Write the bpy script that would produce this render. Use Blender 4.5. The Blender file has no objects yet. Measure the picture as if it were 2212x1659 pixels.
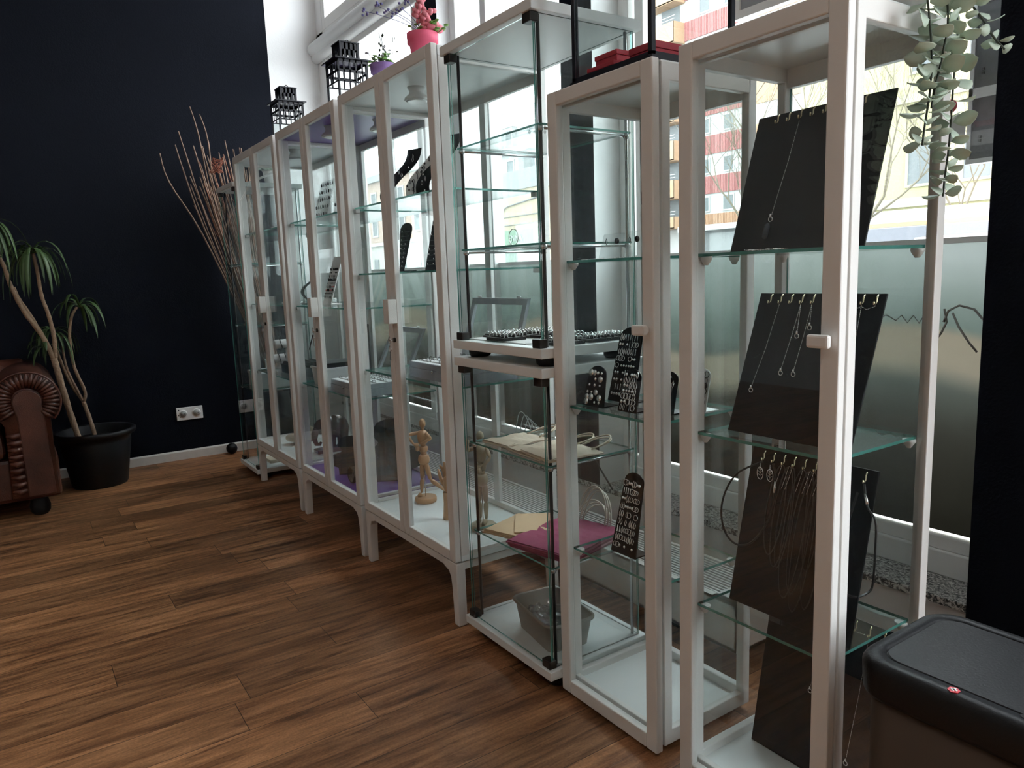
import bpy, math, random
from mathutils import Vector, Matrix
R = random.Random(7)
C = bpy.context.scene.collection
sc = bpy.context.scene
PI = math.pi

# ------------------------------------------------------------------ camera
cam_d = bpy.data.cameras.new('camera'); cam = bpy.data.objects.new('camera', cam_d); C.objects.link(cam)
yaw, pit, rol = 0.5908, -0.1489, -0.0361
fw = Vector((math.sin(yaw)*math.cos(pit), math.cos(yaw)*math.cos(pit), math.sin(pit)))
rt = Vector((math.cos(yaw), -math.sin(yaw), 0)); up = rt.cross(fw)
r2 = rt*math.cos(rol)+up*math.sin(rol); u2 = -rt*math.sin(rol)+up*math.cos(rol)
M = Matrix((( r2.x, u2.x, -fw.x, -1.0996), (r2.y, u2.y, -fw.y, -1.1062), (r2.z, u2.z, -fw.z, 1.1013), (0, 0, 0, 1)))
cam.matrix_world = M
cam_d.sensor_width = 36; cam_d.lens = 1601.97/2212*36; cam_d.clip_start = 0.02; cam_d.clip_end = 500
sc.camera = cam
# ------------------------------------------------------------------ world, light, exposure
sc.view_settings.view_transform = 'Standard'; sc.view_settings.look = 'None'
sc.view_settings.exposure = 0.18; sc.view_settings.gamma = 1.0; sc.view_settings.use_curve_mapping = False
w = bpy.data.worlds.new('overcast_sky'); sc.world = w; w.use_nodes = True
bg = w.node_tree.nodes['Background']; bg.inputs[0].default_value = (0.90, 0.955, 1.0, 1); bg.inputs[1].default_value = 10.5
sc.cycles.transparent_max_bounces = 64; sc.cycles.max_bounces = 12; sc.cycles.glossy_bounces = 6
sc.cycles.diffuse_bounces = 5; sc.cycles.sample_clamp_indirect = 6; sc.cycles.use_denoising = True
sc.cycles.caustics_reflective = False; sc.cycles.caustics_refractive = False


def lamp(name, loc, size, power, col, rot=(0, 0, 0), portal=False):
    d = bpy.data.lights.new(name, 'AREA'); d.shape = 'RECTANGLE'; d.size, d.size_y = size; d.energy = power; d.color = col
    o = bpy.data.objects.new(name, d); C.objects.link(o); o.location = loc; o.rotation_euler = rot
    return o


# added warm white fill lights, unseen, brightening the middle of the room
lamp('ceiling_fill_light', (-2.3, 1.2, 3.36), (1.0, 0.25), 5, (1.0, 0.92, 0.82))
lamp('ceiling_fill_light', (-2.3, -1.6, 3.36), (1.0, 0.25), 5, (1.0, 0.92, 0.82))


# ------------------------------------------------------------------ materials
def mat(name, col, rough=.5, metal=0, bump=0, bscale=60, var=0, vscale=8, spec=.5, trans=0, emit=None, coat=0):
    m = bpy.data.materials.new(name); m.use_nodes = True
    nt = m.node_tree; b = nt.nodes['Principled BSDF']
    b.inputs['Base Color'].default_value = (*col, 1); b.inputs['Roughness'].default_value = rough
    b.inputs['Metallic'].default_value = metal; b.inputs['Specular IOR Level'].default_value = spec
    b.inputs['Transmission Weight'].default_value = trans; b.inputs['Coat Weight'].default_value = coat
    if emit: b.inputs['Emission Color'].default_value = (*emit[0], 1); b.inputs['Emission Strength'].default_value = emit[1]
    tc = nt.nodes.new('ShaderNodeTexCoord')
    if var:
        n = nt.nodes.new('ShaderNodeTexNoise'); n.inputs['Scale'].default_value = vscale; n.inputs['Detail'].default_value = 5
        nt.links.new(tc.outputs['Object'], n.inputs['Vector'])
        mx = nt.nodes.new('ShaderNodeMix'); mx.data_type = 'RGBA'
        mx.inputs[6].default_value = (*[c*(1-var) for c in col], 1); mx.inputs[7].default_value = (*[min(1, c*(1+var)) for c in col], 1)
        nt.links.new(n.outputs['Fac'], mx.inputs[0]); nt.links.new(mx.outputs[2], b.inputs['Base Color'])
    if bump:
        n = nt.nodes.new('ShaderNodeTexNoise'); n.inputs['Scale'].default_value = bscale; n.inputs['Detail'].default_value = 4
        nt.links.new(tc.outputs['Object'], n.inputs['Vector'])
        bp = nt.nodes.new('ShaderNodeBump'); bp.inputs['Strength'].default_value = bump; bp.inputs['Distance'].default_value = .01
        nt.links.new(n.outputs['Fac'], bp.inputs['Height']); nt.links.new(bp.outputs[0], b.inputs['Normal'])
    return m


def glass(name, tint, haze=.02, base=.04, hazecol=(.8, .85, .85)):
    m = bpy.data.materials.new(name); m.use_nodes = True; nt = m.node_tree; nt.nodes.clear()
    out = nt.nodes.new('ShaderNodeOutputMaterial'); tr = nt.nodes.new('ShaderNodeBsdfTransparent'); tr.inputs[0].default_value = (*tint, 1)
    gl = nt.nodes.new('ShaderNodeBsdfGlossy'); gl.inputs['Roughness'].default_value = 0.0
    df = nt.nodes.new('ShaderNodeBsdfDiffuse'); df.inputs[0].default_value = (*hazecol, 1)
    lw = nt.nodes.new('ShaderNodeLayerWeight'); lw.inputs[0].default_value = .5
    pw = nt.nodes.new('ShaderNodeMath'); pw.operation = 'POWER'; pw.inputs[1].default_value = 5
    ml = nt.nodes.new('ShaderNodeMath'); ml.operation = 'MULTIPLY_ADD'; ml.inputs[1].default_value = 1-base; ml.inputs[2].default_value = base
    nt.links.new(lw.outputs['Facing'], pw.inputs[0]); nt.links.new(pw.outputs[0], ml.inputs[0])
    m0 = nt.nodes.new('ShaderNodeMixShader'); m0.inputs[0].default_value = haze
    tl = nt.nodes.new('ShaderNodeBsdfTranslucent'); tl.inputs[0].default_value = (*hazecol, 1)
    mh = nt.nodes.new('ShaderNodeMixShader'); mh.inputs[0].default_value = .5
    nt.links.new(df.outputs[0], mh.inputs[1]); nt.links.new(tl.outputs[0], mh.inputs[2])
    nt.links.new(tr.outputs[0], m0.inputs[1]); nt.links.new(mh.outputs[0], m0.inputs[2])
    m1 = nt.nodes.new('ShaderNodeMixShader'); nt.links.new(ml.outputs[0], m1.inputs[0])
    nt.links.new(m0.outputs[0], m1.inputs[1]); nt.links.new(gl.outputs[0], m1.inputs[2]); nt.links.new(m1.outputs[0], out.inputs[0])
    return m


def nodes(name):
    m = bpy.data.materials.new(name); m.use_nodes = True
    return m, m.node_tree, m.node_tree.nodes['Principled BSDF'], m.node_tree.nodes.new, m.node_tree.links.new


def ramp(nt, stops):
    r = nt.nodes.new('ShaderNodeValToRGB'); e = r.color_ramp.elements
    e[0].position, e[0].color = stops[0][0], (*stops[0][1], 1); e[1].position, e[1].color = stops[-1][0], (*stops[-1][1], 1)
    for p, c in stops[1:-1]:
        x = e.new(p); x.color = (*c, 1)
    return r


def wood_floor():
    m, nt, b, N, L = nodes('laminate_planks')
    def op(o, a, v=None, w=None):
        n = N('ShaderNodeMath'); n.operation = o
        for k, q in enumerate((a, v, w)):
            if q is None: continue
            if isinstance(q, (int, float)): n.inputs[k].default_value = q
            else: L(q, n.inputs[k])
        return n.outputs[0]
    tc = N('ShaderNodeTexCoord'); sep = N('ShaderNodeSeparateXYZ'); L(tc.outputs['Object'], sep.inputs[0])
    W_, PL = .145, 1.21
    v = op('DIVIDE', op('SUBTRACT', sep.outputs[1], .25), W_); row = op('FLOOR', v); fv = op('FRACT', v)
    wn = N('ShaderNodeTexWhiteNoise'); wn.noise_dimensions = '1D'; L(row, wn.inputs['W'])
    u = op('ADD', op('DIVIDE', sep.outputs[0], PL), op('MULTIPLY', wn.outputs['Value'], 7.31)); col = op('FLOOR', u); fu = op('FRACT', u)
    idn = N('ShaderNodeTexWhiteNoise'); idn.noise_dimensions = '2D'; cb = N('ShaderNodeCombineXYZ'); L(row, cb.inputs[0]); L(col, cb.inputs[1]); L(cb.outputs[0], idn.inputs['Vector'])
    pid = idn.outputs['Value']
    ev = op('MULTIPLY', op('MINIMUM', fv, op('SUBTRACT', 1, fv)), W_); eu = op('MULTIPLY', op('MINIMUM', fu, op('SUBTRACT', 1, fu)), PL)
    seam = op('LESS_THAN', op('MINIMUM', ev, eu), .0009)
    def grain(sx, sy, scale, det, rough, dist, seed):
        c = N('ShaderNodeCombineXYZ'); L(op('MULTIPLY', sep.outputs[0], sx), c.inputs[0]); L(op('MULTIPLY', sep.outputs[1], sy), c.inputs[1]); L(op('MULTIPLY_ADD', pid, 41.0, seed), c.inputs[2])
        n = N('ShaderNodeTexNoise'); n.inputs['Scale'].default_value = scale; n.inputs['Detail'].default_value = det; n.inputs['Roughness'].default_value = rough; n.inputs['Distortion'].default_value = dist
        L(c.outputs[0], n.inputs['Vector']); return n.outputs['Fac']
    g1 = grain(.9, 8, 1.7, 8, .6, 1.6, 0); g2 = grain(2.2, 22, 3.0, 7, .65, 1.0, 5); g3 = grain(1.0, 13, 1.5, 6, .7, 2.6, 11); g4 = grain(60, 60, 3.0, 2, .5, 0, 3)
    r1 = ramp(nt, [(.30, (.12, .053, .023)), (.42, (.25, .118, .054)), (.55, (.38, .19, .09)), (.74, (.55, .295, .15))]); L(g1, r1.inputs[0])
    def mul(a, fac, r_):
        x = N('ShaderNodeMix'); x.data_type = 'RGBA'; x.blend_type = 'MULTIPLY'; x.inputs[0].default_value = 1; L(a, x.inputs[6]); L(r_.outputs[0], x.inputs[7]); L(fac, r_.inputs[0]); return x.outputs[2]
    c = mul(r1.outputs[0], g2, ramp(nt, [(.34, (.62, .58, .55)), (.58, (1.06, 1.04, 1.03))]))
    c = mul(c, g3, ramp(nt, [(.32, (.34, .29, .26)), (.41, (.85, .83, .81)), (.47, (1, 1, 1))]))
    c = mul(c, g4, ramp(nt, [(.35, (.84, .83, .82)), (.65, (1.08, 1.08, 1.08))]))
    c = mul(c, pid, ramp(nt, [(0, (.68, .66, .65)), (1, (1.22, 1.16, 1.12))]))
    sm = N('ShaderNodeMix'); sm.data_type = 'RGBA'; sm.inputs[7].default_value = (.035, .018, .010, 1); L(seam, sm.inputs[0]); L(c, sm.inputs[6]); L(sm.outputs[2], b.inputs['Base Color'])
    b.inputs['Roughness'].default_value = .48; b.inputs['Specular IOR Level'].default_value = .35
    bp = N('ShaderNodeBump'); bp.inputs['Strength'].default_value = .3; bp.inputs['Distance'].default_value = .003
    L(op('ADD', g2, op('MULTIPLY', g4, .5)), bp.inputs['Height']); L(bp.outputs[0], b.inputs['Normal'])
    return m


def granite():
    m, nt, b, N, L = nodes('speckled_granite')
    tc = N('ShaderNodeTexCoord'); mp = N('ShaderNodeMapping'); mp.inputs['Scale'].default_value = (1.7, 1, 1); L(tc.outputs['Object'], mp.inputs[0])
    n = N('ShaderNodeTexNoise'); n.inputs['Scale'].default_value = 95; n.inputs['Detail'].default_value = 3; n.inputs['Distortion'].default_value = 1.2
    L(mp.outputs[0], n.inputs['Vector'])
    r = ramp(nt, [(.40, (.03, .03, .03)), (.46, (.16, .16, .155)), (.52, (.42, .41, .39)), (.60, (.70, .69, .66))]); L(n.outputs['Fac'], r.inputs[0])
    L(r.outputs[0], b.inputs['Base Color']); b.inputs['Roughness'].default_value = .3
    return m


def leather():
    m, nt, b, N, L = nodes('brown_leather')
    tc = N('ShaderNodeTexCoord'); n = N('ShaderNodeTexNoise'); n.inputs['Scale'].default_value = 7; n.inputs['Detail'].default_value = 6
    L(tc.outputs['Object'], n.inputs['Vector'])
    r = ramp(nt, [(.3, (.026, .008, .005)), (.6, (.085, .025, .014)), (.8, (.15, .047, .027))]); L(n.outputs['Fac'], r.inputs[0]); L(r.outputs[0], b.inputs['Base Color'])
    v = N('ShaderNodeTexVoronoi'); v.inputs['Scale'].default_value = 220; L(tc.outputs['Object'], v.inputs['Vector'])
    bp = N('ShaderNodeBump'); bp.inputs['Strength'].default_value = .2; bp.inputs['Distance'].default_value = .003; L(v.outputs[0], bp.inputs['Height']); L(bp.outputs[0], b.inputs['Normal'])
    b.inputs['Roughness'].default_value = .36
    return m


def film():
    # frosted half see-through privacy film: printed pale shape, dimmer light lower down painted in
    m, nt, b, N, L = nodes('print_and_shade_film'); nt.nodes.remove(b)
    out = [n for n in nt.nodes if n.type == 'OUTPUT_MATERIAL'][0]
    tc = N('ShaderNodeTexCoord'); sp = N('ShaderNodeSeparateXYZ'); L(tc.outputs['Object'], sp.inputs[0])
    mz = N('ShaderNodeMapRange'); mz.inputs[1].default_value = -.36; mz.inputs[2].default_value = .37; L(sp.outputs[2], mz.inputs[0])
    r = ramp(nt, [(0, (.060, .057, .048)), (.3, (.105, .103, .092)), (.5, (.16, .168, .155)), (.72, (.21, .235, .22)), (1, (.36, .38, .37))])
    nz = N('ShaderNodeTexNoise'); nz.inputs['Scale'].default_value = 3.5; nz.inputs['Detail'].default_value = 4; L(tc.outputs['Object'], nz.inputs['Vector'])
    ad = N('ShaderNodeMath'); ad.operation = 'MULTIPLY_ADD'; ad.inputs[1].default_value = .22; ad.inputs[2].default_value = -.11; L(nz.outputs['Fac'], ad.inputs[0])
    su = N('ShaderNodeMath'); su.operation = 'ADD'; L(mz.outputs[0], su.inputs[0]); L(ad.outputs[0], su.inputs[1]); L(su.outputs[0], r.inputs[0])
    # pale draped shape: a wavy band through the middle of the picture
    wv = N('ShaderNodeMath'); wv.operation = 'SINE'; m5 = N('ShaderNodeMath'); m5.operation = 'MULTIPLY'; m5.inputs[1].default_value = 4.2
    L(sp.outputs[1], m5.inputs[0]); L(m5.outputs[0], wv.inputs[0])
    w2 = N('ShaderNodeMath'); w2.operation = 'MULTIPLY_ADD'; w2.inputs[1].default_value = .07; L(wv.outputs[0], w2.inputs[0]); L(sp.outputs[2], w2.inputs[2])
    r4 = ramp(nt, [(.42, (0, 0, 0)), (.50, (.85, .85, .85)), (.62, (.9, .9, .9)), (.655, (0, 0, 0))])
    m6 = N('ShaderNodeMapRange'); m6.inputs[1].default_value = -.36; m6.inputs[2].default_value = .37; L(w2.outputs[0], m6.inputs[0]); L(m6.outputs[0], r4.inputs[0])
    mx = N('ShaderNodeMix'); mx.data_type = 'RGBA'; mx.inputs[7].default_value = (.30, .275, .235, 1)
    L(r4.outputs[0], mx.inputs[0]); L(r.outputs[0], mx.inputs[6])
    tl = N('ShaderNodeBsdfTranslucent'); tr = N('ShaderNodeBsdfTransparent'); df = N('ShaderNodeBsdfDiffuse')
    for s in (tl, tr, df): L(mx.outputs[2], s.inputs[0])
    a = N('ShaderNodeMixShader'); a.inputs[0].default_value = .16; L(tl.outputs[0], a.inputs[1]); L(tr.outputs[0], a.inputs[2])
    c = N('ShaderNodeMixShader'); c.inputs[0].default_value = .12; L(a.outputs[0], c.inputs[1]); L(df.outputs[0], c.inputs[2])
    L(c.outputs[0], out.inputs[0])
    return m


m_white = mat('white_enamel', (.77, .76, .74), .42, bump=.05, bscale=300)
m_panel = mat('white_board', (.80, .83, .83), .38)
m_glass = glass('clear_glass', (.974, .990, .986), .005)
m_wglass = glass('window_glass', (.975, .982, .98), .004)
m_edge = mat('green_glass_edge', (.10, .34, .29), .15, trans=.35)
m_chrome = mat('brushed_steel', (.62, .63, .64), .25, 1)
m_dkmetal = mat('dark_metal', (.05, .045, .042), .35, .6)
m_navy = mat('navy_paint', (.0028, .0041, .0088), .75, spec=.12, bump=.12, bscale=140, var=.1)
m_plaster = mat('white_plaster', (.85, .855, .86), .8, bump=.1, bscale=90)
m_ceil = mat('ceiling_paint', (.62, .60, .58), .9)
m_room = mat('dim_room_paint', (.42, .40, .38), .9)
m_base = mat('painted_skirting', (.62, .60, .57), .5, var=.12, vscale=25)
m_frame = mat('window_pvc', (.88, .88, .87), .35)
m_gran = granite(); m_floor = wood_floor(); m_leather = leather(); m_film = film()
m_black = mat('black_plastic', (.0065, .007, .0085), .45, spec=.3, bump=.08, bscale=250)
m_bmetal = mat('black_lacquered_metal', (.010, .011, .018), .32)
m_velvet = mat('black_board', (.003, .003, .0042), .40, spec=.16)
m_acrylic_b = mat('black_acrylic', (.006, .006, .007), .06, coat=1)
m_gold = mat('gilt', (.85, .76, .52), .25, 1)
m_silver = mat('silver', (.80, .80, .80), .22, 1)
m_card = mat('white_card', (.80, .80, .80), .7)
m_kraft = mat('kraft_paper', (.72, .62, .49), .85, var=.06, vscale=20)
m_env = mat('brown_envelope', (.60, .43, .27), .85, var=.05, vscale=12)
m_mag = mat('magenta_paper', (.29, .040, .105), .75, var=.05, vscale=15)
m_cord = mat('paper_cord', (.80, .76, .66), .8)
m_tub = mat('grey_beige_plastic', (.30, .28, .25), .55)
m_greyv = mat('grey_velvet', (.33, .36, .41), .9, bump=.3, bscale=400, var=.1, vscale=120)
m_greyb = mat('grey_box', (.40, .42, .46), .6)
m_wood = mat('beech', (.52, .31, .17), .5, var=.18, vscale=14)
m_wood2 = mat('weathered_beech', (.42, .33, .23), .55, var=.15, vscale=14)
m_rose = mat('polished_rosewood', (.085, .028, .018), .18, var=.3, vscale=10, coat=.5)
m_purple = mat('purple_lacquer', (.15, .07, .30), .4, var=.06, vscale=40)
m_ppot = mat('purple_pot', (.25, .15, .38), .6)
m_kpot = mat('pink_pot', (.85, .13, .24), .6)
m_pink = mat('pink_blossom', (.80, .28, .34), .7, var=.2, vscale=60)
m_viol = mat('violet_blossom', (.16, .16, .36), .7)
m_green = mat('leaf_green', (.16, .34, .07), .5, var=.2, vscale=30)
m_euc = mat('eucalyptus_leaf', (.50, .60, .49), .55, var=.25, vscale=25)
m_stem = mat('dark_stem', (.035, .045, .03), .6)
m_drac = mat('dracaena_leaf', (.05, .095, .03), .4, var=.35, vscale=6)
m_bark = mat('pale_bark', (.30, .20, .13), .8, bump=.5, bscale=90, var=.3, vscale=40)
m_soil = mat('soil', (.02, .013, .009), .95)
m_twig = mat('twig_bark', (.26, .17, .125), .8, var=.4, vscale=9)
m_red = mat('red_box', (.50, .03, .055), .55)
m_steel = mat('bronze_steel', (.085, .055, .036), .5, .35)
m_lamp = mat('lamp_diffuser', (.85, .88, .88), .3)
m_bead = mat('jet_bead', (.012, .012, .012), .2)
m_plastic = glass('clear_plastic', (.93, .94, .95), .10, .10)
m_acrylic = glass('acrylic', (.96, .97, .97), .06, .06)
m_redbead = mat('red_bead', (.6, .04, .04), .3)


# ------------------------------------------------------------------ mesh helper
class MB:
    def __init__(s): s.v = []; s.f = []; s.mi = []; s.sm = []; s.X = None
    def add(s, vs, fs, mi=0, smooth=False):
        o = len(s.v)
        for p in vs:
            p = Vector(p); s.v.append(s.X @ p if s.X else p)
        for f in fs:
            s.f.append([o+i for i in f]); s.mi.append(mi); s.sm.append(smooth)
        return s
    def box(s, x0, x1, y0, y1, z0, z1, mi=0, edge=None, axis=None):
        vs = [(x, y, z) for x in (x0, x1) for y in (y0, y1) for z in (z0, z1)]
        fs = [(0, 1, 3, 2), (4, 6, 7, 5), (0, 4, 5, 1), (2, 3, 7, 6), (0, 2, 6, 4), (1, 5, 7, 3)]   # -x +x -y +y -z +z
        if edge is None: return s.add(vs, fs, mi)
        o = len(s.v); s.add(vs, fs, mi)
        for k in range(6):
            if k//2 != axis: s.mi[-6+k] = edge
        return s
    def frame_x(s, x0, x1, y0, y1, z0, z1, wy, wt, wb=None):     # rectangular frame lying in a plane of constant x
        wb = wt if wb is None else wb
        s.box(x0, x1, y0, y0+wy, z0, z1); s.box(x0, x1, y1-wy, y1, z0, z1)
        s.box(x0, x1, y0+wy, y1-wy, z0, z0+wb); s.box(x0, x1, y0+wy, y1-wy, z1-wt, z1); return s
    def frame_y(s, y0, y1, x0, x1, z0, z1, wx, wt, wb=None):
        wb = wt if wb is None else wb
        s.box(x0, x0+wx, y0, y1, z0, z1); s.box(x1-wx, x1, y0, y1, z0, z1)
        s.box(x0+wx, x1-wx, y0, y1, z0, z0+wb); s.box(x0+wx, x1-wx, y0, y1, z1-wt, z1); return s
    def tube(s, pts, r, n=8, mi=0, closed=False, caps=True):
        pts = [Vector(p) for p in pts]; k = len(pts); rs = r if isinstance(r, (list, tuple)) else [r]*k
        rings = []; nrm = None
        for i, p in enumerate(pts):
            a = pts[(i-1) % k] if (closed or i) else p; b = pts[(i+1) % k] if (closed or i < k-1) else p
            t = (b-a).normalized()
            if nrm is None:
                nrm = t.orthogonal().normalized()
            nrm = (nrm - t*nrm.dot(t)); nrm = nrm.normalized() if nrm.length > 1e-6 else t.orthogonal().normalized()
            bn = t.cross(nrm)
            rings.append([p + (nrm*math.cos(2*PI*j/n)+bn*math.sin(2*PI*j/n))*rs[i] for j in range(n)])
        vs = [v for rg in rings for v in rg]; fs = []
        for i in range(k if closed else k-1):
            i2 = (i+1) % k
            fs += [(i*n+j, i*n+(j+1) % n, i2*n+(j+1) % n, i2*n+j) for j in range(n)]
        if caps and not closed: fs += [tuple(range(n-1, -1, -1)), tuple((k-1)*n+j for j in range(n))]
        return s.add(vs, fs, mi, True)
    def lathe(s, prof, c=(0, 0, 0), n=24, mi=0, smooth=True, cap=True):       # prof: (radius, z)
        vs = [(c[0]+r*math.cos(2*PI*j/n), c[1]+r*math.sin(2*PI*j/n), c[2]+z) for r, z in prof for j in range(n)]
        fs = [(i*n+j, i*n+(j+1) % n, (i+1)*n+(j+1) % n, (i+1)*n+j) for i in range(len(prof)-1) for j in range(n)]
        s.add(vs, fs, mi, smooth)
        o = len(s.v)-len(vs)
        if cap:
            s.f.append([o+j for j in range(n-1, -1, -1)]); s.mi.append(mi); s.sm.append(False)
            s.f.append([o+(len(prof)-1)*n+j for j in range(n)]); s.mi.append(mi); s.sm.append(False)
        return s
    def ell(s, c, r, n=12, m=8, mi=0, warp=None):
        vs = [(0, 0, -1)]+[(math.cos(2*PI*j/n)*math.sin(PI*i/m), math.sin(2*PI*j/n)*math.sin(PI*i/m), -math.cos(PI*i/m)) for i in range(1, m) for j in range(n)]+[(0, 0, 1)]
        fs = [(0, 1+(j+1) % n, 1+j) for j in range(n)]
        for i in range(m-2): fs += [(1+i*n+j, 1+i*n+(j+1) % n, 1+(i+1)*n+(j+1) % n, 1+(i+1)*n+j) for j in range(n)]
        L = len(vs)-1; fs += [(1+(m-2)*n+j, 1+(m-2)*n+(j+1) % n, L) for j in range(n)]
        out = []
        for v in vs:
            v = Vector(v); k = warp(v) if warp else 1
            out.append(Vector((c[0]+v.x*r[0]*k, c[1]+v.y*r[1]*k, c[2]+v.z*r[2]*k)))
        return s.add(out, fs, mi, True)
    def prism(s, poly, o, u, v, t, mi=0, smooth=False):       # 2-D polygon on axes u,v from o, thickness vector t
        o, u, v, t = Vector(o), Vector(u), Vector(v), Vector(t); n = len(poly)
        a = [o+u*p[0]+v*p[1] for p in poly]; b = [p+t for p in a]
        fs = [tuple(range(n-1, -1, -1)), tuple(range(n, 2*n))]+[(i, (i+1) % n, n+(i+1) % n, n+i) for i in range(n)]
        return s.add(a+b, fs, mi, smooth)
    def build(s, name, mats, parent=None, bevel=0, fix=True):
        if not isinstance(mats, (list, tuple)): mats = [mats]
        if parent is None:
            lo = Vector([min(p[i] for p in s.v) for i in range(3)]); hi = Vector([max(p[i] for p in s.v) for i in range(3)])
            og = Vector(((lo.x+hi.x)/2, (lo.y+hi.y)/2, (lo.z+hi.z)/2))
        else:
            og = Vector(parent['_o'])
        me = bpy.data.meshes.new(name); me.from_pydata([p-og for p in s.v], [], s.f)
        for m in mats: me.materials.append(m)
        for p, i, k in zip(me.polygons, s.mi, s.sm): p.material_index = i; p.use_smooth = k
        if fix:
            import bmesh
            bm = bmesh.new(); bm.from_mesh(me); bmesh.ops.recalc_face_normals(bm, faces=bm.faces); bm.to_mesh(me); bm.free()
        o = bpy.data.objects.new(name, me); C.objects.link(o)
        if parent is None: o.location = og
        else: o.parent = parent
        o['_o'] = tuple(og)
        if bevel:
            b = o.modifiers.new('bevel', 'BEVEL'); b.width = bevel; b.segments = 2; b.limit_method = 'ANGLE'
        return o


def thing(name, loc, label, cat, group=None):
    o = bpy.data.objects.new(name, None); C.objects.link(o); o.location = loc; o.empty_display_size = .05; o['_o'] = tuple(loc)
    return tag(o, label, cat, group)


def tag(o, label, cat, group=None):
    o['label'] = label; o['category'] = cat
    if group: o['group'] = group
    return o


def struct(o): o['kind'] = 'structure'; return o


def kids(o): return [c for c in list(C.objects) if c.parent == o]


def dup(root, loc, rot=None, label=None, group=None, ch=None):
    r = root.copy(); C.objects.link(r); r.location = loc; r['_o'] = tuple(loc)
    if rot is not None: r.rotation_euler = rot
    if label: r['label'] = label
    if group: r['group'] = group
    for c in (ch if ch is not None else kids(root)):
        d = c.copy(); C.objects.link(d); d.parent = r
        for g in kids(c):
            e = g.copy(); C.objects.link(e); e.parent = d
    return r


def dup_simple(o, loc, rot=None, label=None, group=None, scale=None):
    r = o.copy(); C.objects.link(r); r.location = loc
    if rot is not None: r.rotation_euler = rot
    if scale: r.scale = (scale,)*3
    if label: r['label'] = label
    if group: r['group'] = group
    return r


def pane(par, name, x0, x1, y0, y1, z0, z1, axis, m=None):
    return MB().box(x0, x1, y0, y1, z0, z1, 0, 1, axis).build(name, [m or m_glass, m_edge], par)


def bez(p0, p1, p2, n=10):
    p0, p1, p2 = Vector(p0), Vector(p1), Vector(p2)
    return [p0*(1-t)**2+p1*2*t*(1-t)+p2*t*t for t in [i/n for i in range(n+1)]]


# ================================================================== ROOM
H = 3.4; YB = 3.91; XW = 0.80
def sbox(name, m, *b, bevel=0): return struct(MB().box(*b).build(name, m, bevel=bevel))
fl = MB().box(-4.6, .82, -4.2, YB, -.06, 0).build('floor', m_floor); struct(fl)
sbox('ceiling', m_ceil, -4.6, 1.0, -4.2, YB+.1, H, H+.1)
MBw = MB().box(-4.7, .466, YB, YB+.12, 0, H).build('wall_back', [m_navy]); struct(MBw)
sbox('wall_back_end', m_plaster, .466, 1.02, YB, YB+.12, 0, H)
sbox('wall_left', m_room, -4.7, -4.6, -4.2, YB, 0, H)
sbox('wall_front', m_room, -4.6, 1.0, -4.3, -4.2, 0, H)
sbox('wall_parapet', m_plaster, .812, 1.05, -4.2, YB, 0, .218)
struct(MB().box(.797, .95, -4.2, YB, .218, .24).build('windowsill', m_gran, bevel=.002))
bb = MB(); bb.prism([(0, 0), (.014, 0), (.014, .05), (.008, .058), (0, .058)], (-4.6, YB, 0), (0, -1, 0), (0, 0, 1), (5.066, 0, 0)); struct(bb.build('baseboard_back', m_base))
# piers between the windows: navy room face, white returns and reveals
def pier(name, y0, y1, x0=XW):
    b = MB().box(x0, 1.05, y0, y1, .24, H, 1); b.mi[0] = 0
    struct(b.build(name, [m_navy, m_plaster], fix=False))
pier('wall_pier_middle', 1.115, 1.305)
pier('wall_pier_far', 2.275, 2.39)
sbox('wall_pier_near', m_navy, .66, 1.05, -.95, -.338, 0, H)
sbox('wall_window_end', m_plaster, XW, 1.05, 3.80, YB, .24, H)
# ledge with two rounded steps above the windows, and the wall band behind it
lg = MB().box(.80, 1.05, -4.2, YB, 2.53, 2.70)
for (x, z, r) in ((.775, 2.605, .046), (.785, 2.552, .032)):
    lg.tube([(x, -4.2, z), (x, YB-.005, z)], r, 18)
lg.box(.757, .84, -4.2, YB-.005, 2.55, 2.60)
struct(lg.build('trim_1', m_frame))


def window(n, y0, y1, mulls=(), z0=.24, z1=2.47, withfilm=True, g=m_wglass, XW=.93, sw=.055):
    t = struct(thing('window_%d' % n, (XW+.04, (y0+y1)/2, z0), 'white framed shop window', 'window')); del t['label']; del t['category']
    f = MB(); f.frame_x(XW, XW+.075, y0, y1, z0, z1, sw, sw, .07)
    if withfilm: f.box(XW+.008, XW+.065, y0+.05, y1-.05, z0+.07, z0+.11)
    for a, b in mulls: f.box(XW+.004, XW+.07, a, b, z0+.05, z1-.05)
    f.build('window_frame', m_frame, t, bevel=.004)
    MB().box(XW+.034, XW+.04, y0+.05, y1-.05, z0+.06, z1-.05).build('window_pane', g, t)
    if withfilm:
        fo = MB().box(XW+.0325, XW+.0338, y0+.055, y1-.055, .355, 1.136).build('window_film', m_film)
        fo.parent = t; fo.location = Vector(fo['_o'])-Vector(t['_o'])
        MB().box(XW+.028, XW+.034, y0+.055, y1-.055, 1.136, 1.151).build('film_edge', m_frame, t)
    return t


window(1, 2.39, 3.80, mulls=((2.50, 2.555),), z1=2.53, XW=.80, sw=.04)
window(2, 1.305, 2.275, mulls=((1.95, 2.0),), z1=2.53, XW=.87)
w3 = window(3, -.338, 1.115, mulls=((.985, 1.03),))
window(4, -3.6, -.95, mulls=((-2.3, -2.22),), withfilm=False)
for n, (y0, y1) in zip((5, 6, 7), ((2.39, 3.80), (1.305, 2.275), (-.338, 1.115))):
    window(n, y0, y1, z0=2.70, z1=H-.02, withfilm=False, XW=.80)
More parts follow.
